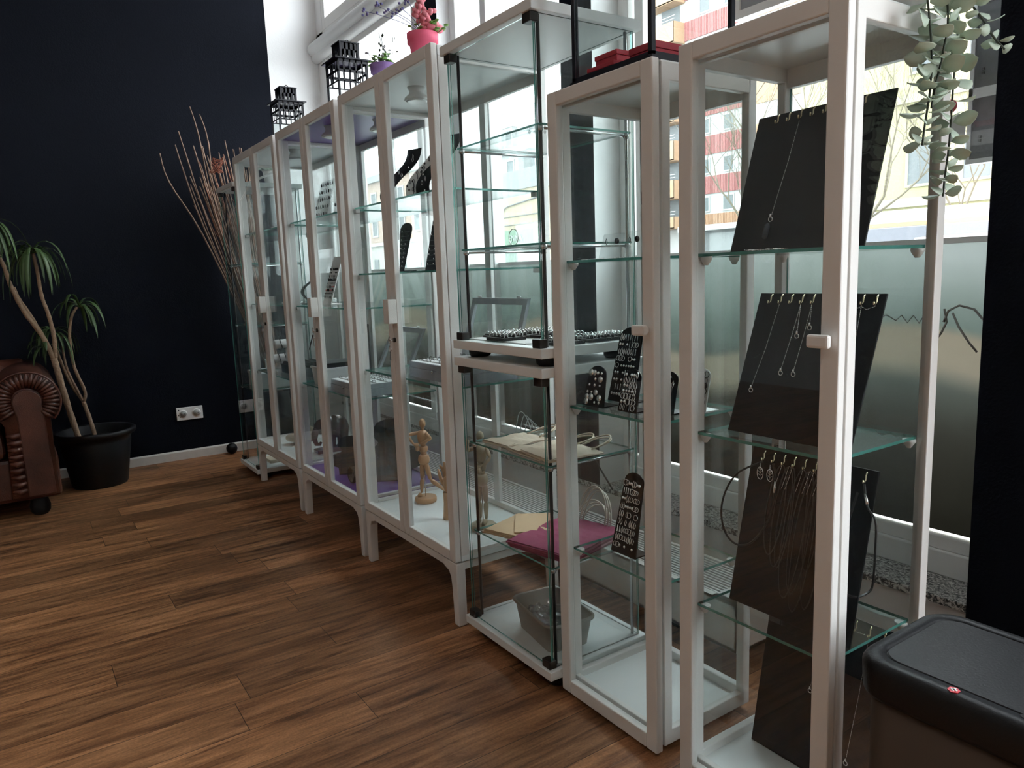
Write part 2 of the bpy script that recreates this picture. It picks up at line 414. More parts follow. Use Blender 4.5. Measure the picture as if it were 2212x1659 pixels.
# handwriting on the film of the near window
sg = MB()
def script(pts, r=.0022): sg.tube([(.9615, (y-.0)*1.0+.06+(y+.1)*.08, z) for y, z in pts], r, 5)
script([(-.165, .93), (-.175, .96), (-.20, .975), (-.235, .965), (-.262, .93), (-.258, .91)], .003)
script([(-.185, .955), (-.20, .92), (-.225, .88), (-.245, .855)], .003)
script([(-.165, .965), (-.172, .93), (-.16, .90), (-.15, .885)], .003)
script([(-.13, .93), (-.115, .945), (-.105, .925), (-.09, .945), (-.075, .925), (-.06, .945), (-.045, .93), (-.02, .945), (.0, .93)], .002)
o = sg.build('film_handwriting', mat('grey_ink', (.30, .29, .27), .7), w3)

# convector heater under the sill, hanging clear of the floor
hv = thing('convector_heater', (.55, 1.6, 0), 'long low white convector heater with slatted top under the granite windowsill', 'heater')
x0, x1, y0, y1, z0, z1 = .425, .640, .12, 3.2, .06, .198
b = MB(); b.box(x0, x0+.012, y0, y1, z0, z1); b.box(x1-.012, x1, y0, y1, z0, z1); b.box(x0, x1, y0, y0+.012, z0, z1); b.box(x0, x1, y1-.012, y1, z0, z1); b.box(x0, x1, y0, y1, z0, z0+.01)
b.box(x0, x0+.02, y0, y1, z1-.006, z1+.002); b.box(x0, x1, y0, y0+.09, z1-.006, z1+.002)
b.build('casing', m_white, hv)
b = MB()
for i in range(12): b.box(x0+.026+i*.0145, x0+.032+i*.0145, y0+.09, y1-.02, z1-.016, z1)
b.build('grille', m_white, hv)
MB().box(x0+.02, x1-.02, y0+.02, y1-.02, z0+.02, z0+.1).build('fin_block', m_dkmetal, hv)
for yy in (.4, 1.6, 2.9): MB().box(.50, .62, yy, yy+.05, 0, z0).build('foot', m_dkmetal, hv)

# ================================================================== CABINETS
# --- tall two-door cabinets with legs
MW, MD, MH, ZB = .712, .402, 1.75, .212
MX = -.035
def tall_cabinet(yn, label, m_tb, keys=True):
    yc = yn+MW/2; y0, y1 = yn, yn+MW; X0, X1 = MX, MX+MD
    t = thing('tall_glass_cabinet', ((X0+X1)/2, yc, 0), label, 'display cabinet')
    # leg frame
    b = MB(); b.box(X0+.004, X0+.03, y0+.03, y1-.03, ZB-.028, ZB-.004); b.box(X1-.03, X1-.004, y0+.03, y1-.03, ZB-.028, ZB-.004)
    for yy in (y0+.004, y1-.03): b.box(X0+.02, X1-.02, yy, yy+.026, ZB-.028, ZB-.004)
    b.build('leg_frame', m_white, t)
    prof = [(0, 0), (.028, 0), (.034, .12), (.040, .155), (.052, .172), (.085, .182), (.085, ZB-.004), (0, ZB-.004)]
    for sx in (0, 1):
        for sy in (0, 1):
            b = MB(); xx = X0+.002 if sx == 0 else X1-.034
            pp = prof if sy == 0 else [(MW-p[0], p[1]) for p in prof]
            b.prism(pp, (xx, y0, 0), (0, 1, 0), (0, 0, 1), (.032, 0, 0)); b.build('leg', m_white, t, bevel=.003)
    MB().box(X0+.022, X1, y0, y1, ZB, ZB+.018).build('bottom_panel', m_tb, t)
    MB().box(X0+.022, X1, y0, y1, MH-.032, MH-.004).build('top_panel', m_tb, t)
    for yy in (y0, y1-.016):
        f = MB().frame_y(yy, yy+.016, X0+.022, X1, ZB+.018, MH-.032, .03, .012, .012).build('side_frame', m_white, t, bevel=.0015)
        pane(t, 'side_pane', X0+.05, X1-.028, yy+.006, yy+.010, ZB+.028, MH-.042, 1)
    MB().frame_x(X1-.016, X1, y0+.016, y1-.016, ZB+.018, MH-.032, .024, .03, .02).box(X1-.015, X1-.001, yc-.018, yc+.018, ZB+.03, MH-.06).build('back_frame', m_white, t, bevel=.0015)
    for a, c in ((y0+.038, yc-.016), (yc+.016, y1-.038)):
        pane(t, 'back_pane', X1-.010, X1-.006, a, c, ZB+.036, MH-.06, 0)
    for (a, c) in ((y0, yc-.0015), (yc+.0015, y1)):
        d = MB().frame_x(X0, X0+.02, a, c, ZB, MH, .035, .036, .034).build('door', m_white, t, bevel=.0025)
        MB().box(X0+.008, X0+.012, a+.032, c-.032, ZB+.03, MH-.033, 0, 1, 0).build('door_pane', [m_glass, m_edge], d)
    MB().box(X0-.026, X0+.001, yc-.036, yc-.004, .948, 1.028).box(X0-.03, X0-.022, yc-.036, yc+.004, .948, 1.028).build('door_handle', m_white, t, bevel=.002)
    MB().tube([(X0-.006, yc-.012, .892), (X0+.002, yc-.012, .892)], .008, 14).build('lock', m_dkmetal, t)
    return t


def shelves(t, yn, zs, depth0=.006):
    for z in zs:
        pane(t, 'glass_shelf', MX+.032, MX+MD-.03, yn+.020, yn+MW-.020, z-.003, z+.003, 2)
        for yy in (yn+.026, yn+MW-.026):
            for xx in (MX+.036, MX+MD-.034): MB().box(xx-.008, xx+.008, yy-.012, yy+.012, z-.016, z-.003).build('shelf_support', m_white, t)


def puck(t, x, y, z):
    b = MB().lathe([(.030, 0), (.024, -.012), (.026, -.022), (.040, -.034), (.042, -.040), (.040, -.043)], (x, y, z), 24); p = b.build('puck_lamp', m_white, t)
    MB().lathe([(.036, -.0435), (.030, -.046)], (x, y, z), 24).build('lamp_lens', m_lamp, p)


M3Y, M2Y, M1Y = .832, 1.585, 2.336
M3 = tall_cabinet(M3Y, 'white two-door glass cabinet on legs holding the striding wooden mannequin', m_panel)
M2 = tall_cabinet(M2Y, 'white two-door glass cabinet on legs with purple top and bottom boards', m_purple)
M1 = tall_cabinet(M1Y, 'white two-door glass cabinet on legs nearest the navy wall with the wooden elephant', m_panel)
shelves(M3, M3Y, (1.354, 1.115, .756)); shelves(M2, M2Y, (1.356, .984, .628)); shelves(M1, M1Y, (1.352, .983, .623))
puck(M3, .10, 1.187, MH-.032); puck(M2, .075, 1.90, MH-.032); puck(M1, .12, 2.50, MH-.032)
puck(M2, .20, 1.70, MH-.032)


def key(loc, label, tagstrip=False):
    k = thing('cabinet_key', loc, label, 'key')
    x, y, z = loc
    for dz, s in ((0, 1), (-.030, 1)):
        b = MB(); d = [(0, .012), (-.011, 0), (0, -.012), (.011, 0)]
        b.tube([(x-.004, y+p[0]*.9, z+dz+p[1]) for p in d], .0017, 6, closed=True)
        if dz < 0: b.box(x-.005, x-.003, y-.0025, y+.0025, z+dz-.036, z+dz-.012)
        else: b.box(x-.004, x+.012, y-.002, y+.002, z-.002, z+.002)
        b.build('key_bow', m_silver, k)
    if tagstrip:
        b = MB(); b.prism([(-.004, 0), (.004, 0), (.004, -.085), (-.004, -.085)], (x-.006, y+.004, z-.02), (0, .75, .66), (0, -.66, .75), (.001, 0, 0)); b.build('key_strap', m_black, k)
    return k


for (yn, lab, st) in ((M3Y, 'silver keys hanging in the lock of the cabinet with the mannequins', False),
                      (M2Y, 'silver key with black strap in the lock of the purple-bottomed cabinet', True),
                      (M1Y, 'silver keys in the lock of the cabinet nearest the navy wall', False)):
    key((MX-.016, yn+MW/2-.012, .892), lab, st)

# --- narrow framed vitrines (two of a kind)
RW, RD, RH = .346, .322, 1.512
def vitrine(yn, label):
    y0, y1 = yn, yn+RW; X0, X1 = 0, RD
    t = thing('narrow_glass_cabinet', (RD/2, yn+RW/2, 0), label, 'display cabinet')
    P = .020; xb = X0+.028
    d = MB().frame_x(X0, X0+.02, y0, y1, .012, RH, .034, .032, .036).build('door', m_white, t, bevel=.003)
    MB().box(X0+.008, X0+.012, y0+.03, y1-.03, .04, RH-.03, 0, 1, 0).build('door_pane', [m_glass, m_edge], d)
    hn = MB().box(X0-.012, X0, y0+.012, y0+.024, .966, .980).box(X0-.022, X0-.010, y0+.006, y0+.046, .962, .984)
    hn.build('door_knob', m_white, d, bevel=.004)
    f = MB()
    for yy in (y0+.002, y1-.002-P):
        f.box(xb, xb+.024, yy, yy+P, .02, RH-.004); f.box(X1-.026, X1, yy, yy+P, .02, RH-.004)
        f.box(xb+.02, X1-.02, yy, yy+.018, .02, .055); f.box(xb+.02, X1-.02, yy, yy+.018, RH-.040, RH-.004)
    f.box(X1-.02, X1, y0+.02, y1-.02, .02, .06); f.box(X1-.02, X1, y0+.02, y1-.02, RH-.05, RH-.004)
    f.box(xb, xb+.014, y0+.02, y1-.02, .02, .05); f.box(xb, xb+.014, y0+.02, y1-.02, RH-.035, RH-.004)
    f.build('frame', m_white, t, bevel=.002)
    MB().box(xb+.005, X1-.008, y0+.008, y1-.008, .022, .036).build('bottom_panel', m_panel, t)
    MB().box(xb, X1-.004, y0+.004, y1-.004, RH-.012, RH-.002).build('top_panel', m_panel, t)
    for yy in (y0+.008, y1-.012): pane(t, 'side_pane', xb+.018, X1-.02, yy, yy+.004, .05, RH-.035, 1)
    pane(t, 'back_pane', X1-.012, X1-.008, y0+.024, y1-.024, .05, RH-.04, 0)
    for z in (1.122, .766, .398):
        pane(t, 'glass_shelf', xb+.004, X1-.026, y0+.022, y1-.022, z-.003, z+.003, 2)
        for yy in (y0+.03, y1-.03):
            for xx in (xb+.018, X1-.036): MB().lathe([(.004, -.020), (.012, -.008), (.012, -.003)], (xx, yy, z), 10).build('shelf_support', m_white, t)
    for z in (1.28, .68, .30): MB().box(X1-.030, X1-.026, y1-.021, y1-.012, z-.022, z+.022).box(X1-.034, X1-.028, y1-.019, y1-.014, z-.016, z+.016).build('strike_plate', m_chrome, t)
    for yy in (y0+.03, y1-.05):
        for xx in (xb+.004, X1-.03): MB().lathe([(.012, 0), (.014, .02)], (xx+.012, yy+.012, 0), 10).build('foot', m_black, t)
    return t


R1Y, R2Y = 0.0, -.4146
R1 = vitrine(R1Y, 'narrow white-framed glass cabinet with black earring stands, below the black glass case')
R2 = dup(R1, (RD/2, R2Y+RW/2, 0), label='narrow white-framed glass cabinet with leaning black necklace boards beside the bin')

# --- stacked frameless glass cases, and the same kind by the navy wall
def glass_case(x0, x1, y0, y1, za, zb, shelves_z, label, th=.025, foot=.024, doors=True, group=None):
    t = thing('frameless_glass_case', ((x0+x1)/2, (y0+y1)/2, za-foot), label, 'display cabinet', group)
    MB().box(x0, x1, y0, y1, za, za+th).build('base', m_panel, t, bevel=.002)
    MB().box(x0, x1, y0, y1, zb-th, zb).build('top', m_panel, t, bevel=.002)
    z0, z1 = za+th, zb-th; e = .016
    pane(t, 'side_pane', x0+e+.006, x1-e, y0+e, y0+e+.004, z0, z1, 1); pane(t, 'side_pane', x0+e+.006, x1-e, y1-e-.004, y1-e, z0, z1, 1)
    pane(t, 'back_pane', x1-e-.004, x1-e, y0+e+.005, y1-e-.005, z0, z1, 0)
    pane(t, 'door_pane', x0+e-.002, x0+e+.002, y0+e, y1-e, z0+.004, z1-.004, 0)
    for yy in (y0+.03, y1-.03):
        for xx in (x0+.04, x1-.03):
            MB().tube([(xx, yy, z0), (xx, yy, z1)], .0045, 10).build('corner_rod', m_dkmetal if xx < x0+.1 else m_chrome, t)
    for yy in (y0+.012, y1-.045):
        for zz in (z0, z1-.022):
            MB().box(x0+.006, x0+.030, yy, yy+.034, zz, zz+.022).build('hinge', m_dkmetal, t, bevel=.002)
    for z in shelves_z:
        pane(t, 'glass_shelf', x0+.030, x1-.022, y0+.022, y1-.022, z-.002, z+.003, 2)
        for yy in (y0+.03, y1-.03):
            b = MB(); b.tube([(x0+.035, yy, z-.007), (x1-.026, yy, z-.007)], .0035, 8)
            for xx in (x0+.04, x1-.03): b.lathe([(.007, -.014), (.009, -.008), (.007, -.002)], (xx, yy, z), 10)
            b.build('shelf_rail', m_chrome, t)
    for yy in (y0+.05, y1-.05):
        for xx in (x0+.06, x1-.06):
            MB().lathe([(.026, 0), (.032, .006), (.034, foot)], (xx, yy, za-foot), 18).build('foot', m_black, t)
    return t


GX0, GX1, GY0, GY1 = -.036, .31, .347, .780
G1 = glass_case(GX0, GX1, GY0, GY1, .040, .865, (.335, .608), 'frameless glass case on the floor with paper bags, lower of the stacked pair', foot=.040)
G2 = glass_case(GX0, GX1, GY0, GY1, .889, 1.722, (1.169, 1.449), 'frameless glass case stacked on the one with paper bags, black ring trays inside')
DC = glass_case(-.045, .335, 3.06, 3.42, .032, 1.632, (.50, .86, 1.20), 'frameless glass case with white top standing against the navy wall', foot=.032)
# ================================================================== JEWELLERY HELPERS
def proto_stud(): return MB().ell((0, 0, 0), (.0035, .0045, .0045), 8, 6)
def proto_hoop(n=12, r=.0075, q=.0011): return MB().tube([(0, r*math.cos(2*PI*i/n), r*math.sin(2*PI*i/n)) for i in range(n)], q, 5, closed=True)
def proto_drop(): return MB().tube([(0, 0, .009), (0, .0035, .001), (0, .0028, -.006), (0, 0, -.010), (0, -.0028, -.006), (0, -.0035, .001)], .0012, 5, closed=True)
def proto_bar(): return MB().box(-.001, .001, -.0016, .0016, -.009, .008)
def proto_disc(): return MB().tube([(-.0015, 0, 0), (.0015, 0, 0)], .009, 14)
_me = {}
FAR = []
far_on = [False]
def bit(kind, m, loc, label, group, name='earring', rot=None, scale=None):
    if far_on[0] and name == 'earring': FAR.append((kind, m, Vector(loc), scale or 1)); return None
    key_ = (kind, m.name, name)
    if key_ not in _me:
        o = {'stud': proto_stud, 'hoop': proto_hoop, 'drop': proto_drop, 'bar': proto_bar, 'disc': proto_disc,
             'ring': lambda: proto_hoop(14, .0095, .0016)}[kind]().build(name, m)
        _me[key_] = o.data; o.location = loc
    else:
        o = bpy.data.objects.new(name, _me[key_]); C.objects.link(o); o.location = loc
    if rot: o.rotation_euler = rot
    if scale: o.scale = (scale,)*3
    return tag(o, label, 'ring' if name == 'ring' else 'earring', group)


def stand(name, x, y0, z, wb, wt, h, lean, m, label, rows, elabel, group, em=m_silver, foot=.05, kinds=('stud', 'hoop', 'drop', 'bar'), arch=True, top=.86, bot=.10, turn=0, skip=.12):
    t = thing(name, (x+.02, y0-wb/2, z), label, 'earring stand')
    ln = math.hypot(lean, h); u = Vector((0, -1, 0)); v = Vector((lean, 0, h))/ln; n = Vector((-h, 0, lean))/ln
    c = wb/2; r = wt/2
    poly = [(0, 0), (wb, 0), (c+r, ln-r*.7 if arch else ln)]
    if arch: poly += [(c+r*math.cos(a), ln-r*.7+r*.7*math.sin(a)) for a in [PI*i/12 for i in range(1, 12)]]
    poly.append((c-r, ln-r*.7 if arch else ln))
    o = Vector((x, y0, z+.001)); b = MB(); b.prism(poly, o, u, v, -n*.003); b.build('board', m, t)
    MB().box(x+.001, x+foot, y0-wb*.96, y0-wb*.04, z, z+.003).build('foot', m, t)
    for (fr, cols) in rows:
        hgt = bot*ln+(top-bot)*ln*fr; wid = (wb+(wt-wb)*(hgt/ln))*.80
        for i in range(cols):
            if R.random() < skip: continue
            a = c-wid/2+wid*(i+.5)/cols
            k = kinds[int(R.random()*len(kinds))] if i % 2 == 0 else stand.last
            stand.last = k
            bit(k, em, o+u*a+v*hgt+n*.003, elabel, group, rot=(0, math.atan2(lean, h), 0), scale=R.uniform(.75, 1.0))
    return t


stand.last = 'stud'


def chain(pts, r=.0013, step=.0042):
    # row of small oval links along a path
    P = [Vector(p) for p in pts]; b = MB(); acc = 0; k = 0
    for a, c in zip(P, P[1:]):
        L = (c-a).length; d = (c-a).normalized(); s = 0
        while s < L:
            p = a+d*s; q = d.orthogonal().normalized() if k % 2 else d.cross(d.orthogonal()).normalized()
            w_ = r if k % 2 else r*.9
            vs = [p+d*step*.55, p+q*w_, p-d*step*.55, p-q*w_, p+d.cross(q)*w_*.6, p-d.cross(q)*w_*.6]
            b.add(vs, [(0, 1, 4), (1, 2, 4), (2, 3, 4), (3, 0, 4), (1, 0, 5), (2, 1, 5), (3, 2, 5), (0, 3, 5)], 0)
            s += step*.9; k += 1
    return b


def clasp(b, p, r=.0045):
    p = Vector(p); b.tube([p+Vector((-.001, r*math.cos(a), r*math.sin(a))) for a in [2*PI*i/10 for i in range(10)]], .0011, 5, closed=True)
    b.ell(p+Vector((-.001, 0, r+.002)), (.002, .0025, .004), 8, 6)


# ================================================================== NARROW CABINET WITH NECKLACE BOARDS
def board(x, ya, yb, z, h, lean, label, hooks, hz=.94):
    t = thing('necklace_board', (x+.02, (ya+yb)/2, z), label, 'necklace board')
    ln = math.hypot(lean, h); v = Vector((lean, 0, h))/ln; n = Vector((-h, 0, lean))/ln
    o = Vector((x, ya, z))
    MB().prism([(0, 0), (ya-yb, 0), (ya-yb, ln), (0, ln)], o, (0, -1, 0), v, -n*.004).build('panel', m_velvet, t, bevel=.001)
    pr = MB(); pr.prism([(.3*(ya-yb), 0), (.7*(ya-yb), 0), (.62*(ya-yb), .8*ln), (.38*(ya-yb), .8*ln)], o+Vector((.055+lean*.2, 0, .0)), (0, -1, 0), Vector((lean-.062, 0, h)).normalized(), (.003, 0, 0)); pr.build('prop', m_velvet, t)
    for yh in hooks:
        p = o+Vector((0, yh-ya, 0))+v*(ln*hz)
        b = MB(); b.tube([p+n*.001+v*.014, p+n*.005+v*.008, p+n*.003, p+n*.006-v*.006, p+n*.011-v*.006, p+n*.012-v*.001], .0017, 6)
        b.build('hook', m_gold, t)
    def at(y, s, off=.006): return o+Vector((0, y-ya, 0))+v*(ln*s)+n*off
    return at


hk = [-.125-.0365*i for i in range(8)]
# board on the top shelf
zs = 1.1255
at1 = board(.10, -.112, -.392, zs, .262, .085, 'black necklace board with one pendant chain on the top shelf', [-.162-.0255*i for i in range(8)])
b = chain([at1(-.213, .90), at1(-.208, .62), at1(-.200, .36), at1(-.197, .24)]); clasp(b, at1(-.197, .215))
tag(b.build('necklace', m_silver), 'single silver chain with dark pendant on the top-shelf board', 'necklace')
nk = bpy.data.objects['necklace']
pd = MB().tube([at1(-.196, .185, .009), at1(-.195, .165, .009), at1(-.194, .08, .009), at1(-.193, .07, .009)], [.003, .006, .006, .002], 8); pd.build('pendant', mat('dark_stone', (.03, .04, .055), .15), nk)
# board on the middle shelf
zs = .7695
at2 = board(.085, -.122, -.388, zs, .272, .10, 'black board with five silver chains on the middle shelf of its cabinet', [-.153, -.177, -.201, -.225, -.249, -.2745, -.299, -.324, -.349, -.374])
def necklace(pts, label, group='silver chains on the middle-shelf board', cl=True, extra=None, r=.0013):
    b = chain(pts, r)
    if cl: clasp(b, Vector(pts[-1])+Vector((0, 0, -.006)))
    if extra: 
        e = chain(extra, r); o_ = len(b.v); b.v += e.v; b.f += [[i+o_ for i in f] for f in e.f]; b.mi += e.mi; b.sm += e.sm; clasp(b, Vector(extra[-1])+Vector((0, 0, -.006)))
    o = b.build('necklace', m_silver); return tag(o, label, 'necklace', group)
necklace([at2(-.177, .91), at2(-.170, .6), at2(-.158, .32)], 'longest silver chain, hanging alone at the board end toward the purple cabinet')
necklace([at2(-.225, .91), at2(-.222, .7), at2(-.216, .46)], 'silver chain with a round charm on its extender, on the black board', extra=[at2(-.2255, .91), at2(-.232, .72)])
necklace([at2(-.249, .91), at2(-.2475, .7), at2(-.244, .46)], 'flat snake-like silver chain with short extender on the black board', extra=[at2(-.2495, .91), at2(-.255, .78)])
necklace([at2(-.349, .91), at2(-.353, .7), at2(-.352, .38)], 'doubled silver chain behind the corner post on the middle board', extra=[at2(-.3495, .91), at2(-.356, .42)])
necklace([at2(-.324, .905), at2(-.336, .885), at2(-.349, .91), at2(-.36, .89), at2(-.374, .91)], 'short silver chain strung across the last hooks of the middle board', cl=False)
# board on the lower shelf with cords
zs = .4015
at3 = board(.098, -.118, -.392, zs, .320, .075, 'black board with dark leather cords and leaf pendants on the lower shelf', [-.151, -.175, -.199, -.223, -.247, -.271, -.295, -.372])
def cord(y, s, w_, label, r=.0011):
    pts = [at3(y, .925)]+[at3(y+w_*math.sin(PI*i/9)*(1 if i < 5 else 1)+.012*math.cos(PI*i/4.5), .92-(.92-s)*math.sin(PI*i/18)**1.0, .007+.001*(i % 2)) for i in range(1, 9)]
    pts = [at3(y+w_*math.sin(2*PI*i/24), .92-(.92-s)*(1-math.cos(2*PI*i/24))/2, .008) for i in range(24)]
    o = MB().tube(pts, r, 6, closed=True).build('leather_cord', mat_cord); return tag(o, label, 'necklace', 'leather cords on the lower board')
mat_cord = mat('dark_leather_cord', (.010, .010, .010), .4)
cl_ = 'thin dark leather cord with small extender chain on the lower black board'
for i, (y, s, w_) in enumerate(((-.199, .36, .02), (-.215, .30, .018), (-.223, .30, .014), (-.247, .14, .022), (-.262, .18, .02), (-.271, .08, .02), (-.295, .12, .018), (-.285, .34, .015))):
    o = cord(y, s, w_, cl_)
    e = chain([at3(y, .91, .010), at3(y+.004, .84, .010), at3(y+.008, .78, .010)], .0011)
    e.build('extender_chain', m_silver, o)
for y, lb in ((-.151, 'silver leaf pendant on the first hook of the lower board'), (-.175, 'silver leaf pendant on the second hook of the lower board')):
    p = at3(y, .84, .009)
    b = MB(); b.tube([p+Vector((0, .0075*math.sin(a)*(1 if True else 0), .013*math.cos(a))) for a in [2*PI*i/16 for i in range(16)]], .0011, 5, closed=True)
    b.tube([p+Vector((0, 0, .022)), p+Vector((0, 0, -.010))], .0008, 5)
    for q in (-.006, .0, .006): b.tube([p+Vector((0, 0, q)), p+Vector((0, .005, q+.005))], .0006, 5); b.tube([p+Vector((0, 0, q)), p+Vector((0, -.005, q+.005))], .0006, 5)
    tag(b.build('leaf_pendant', m_silver), lb, 'pendant', 'leaf pendants on the lower board')
def bigcord(pts, pe, label):
    o = MB().tube(pts, .0021, 8).build('rubber_necklace', mat_cord)
    MB().tube(pe, .003, 8).build('tube_clasp', m_silver, o); return tag(o, label, 'necklace')
P = [at3(-.151, .915)]+[Vector((.105, -.1, .70))]+[Vector((.115, -.085+.06*math.cos(a), .605+.092*math.sin(a))) for a in [PI*.62+PI*1.0*i/10 for i in range(11)]]+[at3(-.19, .60), at3(-.196, .72), at3(-.193, .86), at3(-.178, .91)]
P = [at3(-.151, .915), (.125, -.118, .672), (.110, -.098, .632), (.105, -.090, .585), (.108, -.098, .540), (.112, -.125, .520), at3(-.155, .40), at3(-.184, .55), at3(-.190, .70), at3(-.186, .84), at3(-.176, .915)]
def smooth_path(P, k=5):
    P = [Vector(p) for p in P]; out = []
    for i in range(len(P)-1):
        p0, p1, p2, p3 = P[max(i-1, 0)], P[i], P[i+1], P[min(i+2, len(P)-1)]
        for j in range(k):
            t = j/k; out.append(.5*((2*p1)+(p2-p0)*t+(2*p0-5*p1+4*p2-p3)*t*t+(3*p1-p0-3*p2+p3)*t**3))
    return out+[P[-1]]
bigcord(smooth_path(P), [at3(-.1895, .74), at3(-.188, .81)], 'thick black rubber loop with silver clasp, swinging out past the board edge by the hooks')
P = [at3(-.372, .915), at3(-.388, .80, .012), (.150, -.402, .635), (.150, -.4035, .58), (.150, -.402, .53), (.150, -.396, .50), at3(-.385, .29), at3(-.36, .34), at3(-.352, .6), at3(-.362, .86)]
bigcord(smooth_path(P), [at3(-.379, .865, .010), at3(-.387, .81, .012)], 'thick black rubber loop with silver clasp, hanging by the cabinet corner nearest the bin')
# board on the floor panel
zs = .037
at4 = board(.185, -.112, -.388, zs, .345, .07, 'black necklace board standing on the white floor panel with two thin chains', [-.15, -.185, -.25, -.285, -.315, -.345, -.375], hz=.95)
necklace([at4(-.245, .93), at4(-.243, .7), at4(-.238, .50)], 'thin silver chain beside the corner post on the lowest board', 'chains on the lowest board', r=.0009)
necklace([at4(-.285, .93), at4(-.345, .935), at4(-.342, .6), at4(-.335, .20)], 'long thin silver chain looped over two hooks of the lowest board', 'chains on the lowest board', r=.0009)
for i, (x, y) in enumerate(((.06, -.20), (.075, -.225), (.065, -.25))):
    b = chain([(x+.02*math.cos(a), y+.014*math.sin(a), 1.1265+.0012*(j % 2)) for j, a in enumerate([2*PI*k/12 for k in range(13)])], .0012)
    tag(b.build('coiled_chain', m_silver), 'fine silver chain coiled on the top glass shelf before the big board', 'necklace', 'coiled chains on the top shelf')

# ================================================================== NARROW CABINET WITH EARRING STANDS
zs = .769
stand('earring_stand', .062, .314, zs, .080, .062, .098, .022, m_velvet, 'small black stand of round studs, next to the shelf end by the paper bags',
      [(.0, 4), (.16, 4), (.32, 4), (.55, 3), (.75, 3), (.95, 4)], 'round pale stud on the small black stand by the shelf end', 'studs on the small round-top stand', kinds=('disc', 'stud', 'stud'), skip=.15)
stand('earring_stand', .150, .318, zs, .094, .080, .185, .045, m_velvet, 'tallest black earring stand on the middle shelf, behind two small ones',
      [(i/8, 8) for i in range(9)], 'silver earring on the tallest black stand of the middle shelf', 'earrings on the tallest middle-shelf stand')
stand('earring_stand', .070, .192, zs, .062, .055, .098, .025, m_velvet, 'small black earring stand standing in front of the tallest stand',
      [(i/6, 5) for i in range(7)], 'silver earring on the small black stand before the tallest one', 'earrings on the stand before the tallest')
stand('earring_stand', .115, .118, zs, .060, .052, .095, .025, m_velvet, 'small black earring stand half hidden behind the door stile',
      [(i/5, 4) for i in range(6)], 'silver earring on the stand hidden behind the door stile', 'earrings on the hidden stand')
stand('earring_stand', .185, .078, zs, .052, .048, .098, .024, m_card, 'white arched earring stand at the shelf end by the necklace boards',
      [(i/6, 4) for i in range(7)], 'dark earring on the white arched stand', 'earrings on the white arched stand', em=m_bead, kinds=('stud', 'disc', 'drop', 'hoop'))
zs = .4015
stand('earring_stand', .090, .247, zs, .088, .066, .200, .045, m_velvet, 'tall tapering black earring stand on the lower glass shelf',
      [(i/8, 8) for i in range(9)], 'silver earring on the tall tapering stand of the lower shelf', 'earrings on the lower-shelf stand')
zs = 1.125
def acrylic_stand(x, y0, z, w_, h, lean, label, n, group, elabel, kinds=('drop', 'disc', 'hoop'), rows=1, em=m_bead):
    t = thing('acrylic_stand', (x+.015, y0-w_/2, z), label, 'earring stand')
    v = Vector((lean, 0, h)).normalized(); nn = Vector((-h, 0, lean)).normalized(); ln = math.hypot(lean, h)
    MB().prism([(0, 0), (w_, 0), (w_, ln), (0, ln)], (x, y0, z+.001), (0, -1, 0), v, -nn*.002).build('plate', m_acrylic, t)
    MB().box(x, x+.035, y0-w_, y0, z, z+.002).build('foot', m_acrylic, t)
    for r_ in range(rows):
        for i in range(n):
            p = Vector((x, y0, z))+Vector((0, -1, 0))*w_*(i+.5)/n+v*ln*(.7 if rows == 1 else .15+.75*r_/(rows-1))+nn*.003
            bit(kinds[(i+r_) % len(kinds)], em, p, elabel, group, scale=.8)
    return t
acrylic_stand(.12, .310, zs, .075, .060, .02, 'low clear acrylic stand with two pairs of studs on the top shelf', 2, 'studs on the low acrylic stand', 'dark stud on the low clear acrylic stand')
acrylic_stand(.13, .232, zs, .075, .062, .02, 'low clear acrylic stand with three black drop earrings near the door knob', 3, 'drops on the clear stand', 'black drop earring on the clear stand near the door knob')
acrylic_stand(.15, .066, zs, .045, .075, .03, 'white cut-out earring plate leaning at the top shelf end', 3, 'earrings on the cut-out plate', 'pale earring on the leaning cut-out plate', em=m_silver)
for i in range(7):
    x, y = .045+.02*R.random(), .30-.036*i
    o = chain([(x, y, zs+.001), (x+.008, y-.01, zs+.0015), (x+.002, y-.022, zs+.001)], .0014).build('bracelet', m_silver)
    tag(o, 'thin silver bracelet lying on the top shelf with the acrylic stands', 'bracelet', 'bracelets on the top shelf')

# black framed glass case on top with red boxes
t = thing('black_glass_case', (.15, .148, RH), 'black-framed glass case standing on top of the narrow cabinet, red boxes inside', 'display case')
b = MB(); x0, x1, y0, y1, z0, z1 = .02, .27, .020, .272, RH, RH+.38
b.box(x0-.004, x1+.004, y0-.004, y1+.004, z0, z0+.010)
for xx in (x0, x1-.011):
    for yy in (y0, y1-.011): b.box(xx, xx+.011, yy, yy+.011, z0+.01, z1)
for yy in (y0, y1-.011): b.box(x0, x1, yy, yy+.011, z0+.010, z0+.018); b.box(x0, x1, yy, yy+.011, z1-.012, z1)
for xx in (x0, x1-.011): b.box(xx, xx+.011, y0, y1, z0+.010, z0+.018); b.box(xx, xx+.011, y0, y1, z1-.012, z1)
b.build('frame', m_bmetal, t)
for yy in (y0+.004, y1-.007): pane(t, 'side_pane', x0+.011, x1-.011, yy, yy+.003, z0+.018, z1-.012, 1)
for xx in (x0+.004, x1-.007): pane(t, 'face_pane', xx, xx+.003, y0+.011, y1-.011, z0+.018, z1-.012, 0)
zb_ = RH+.010
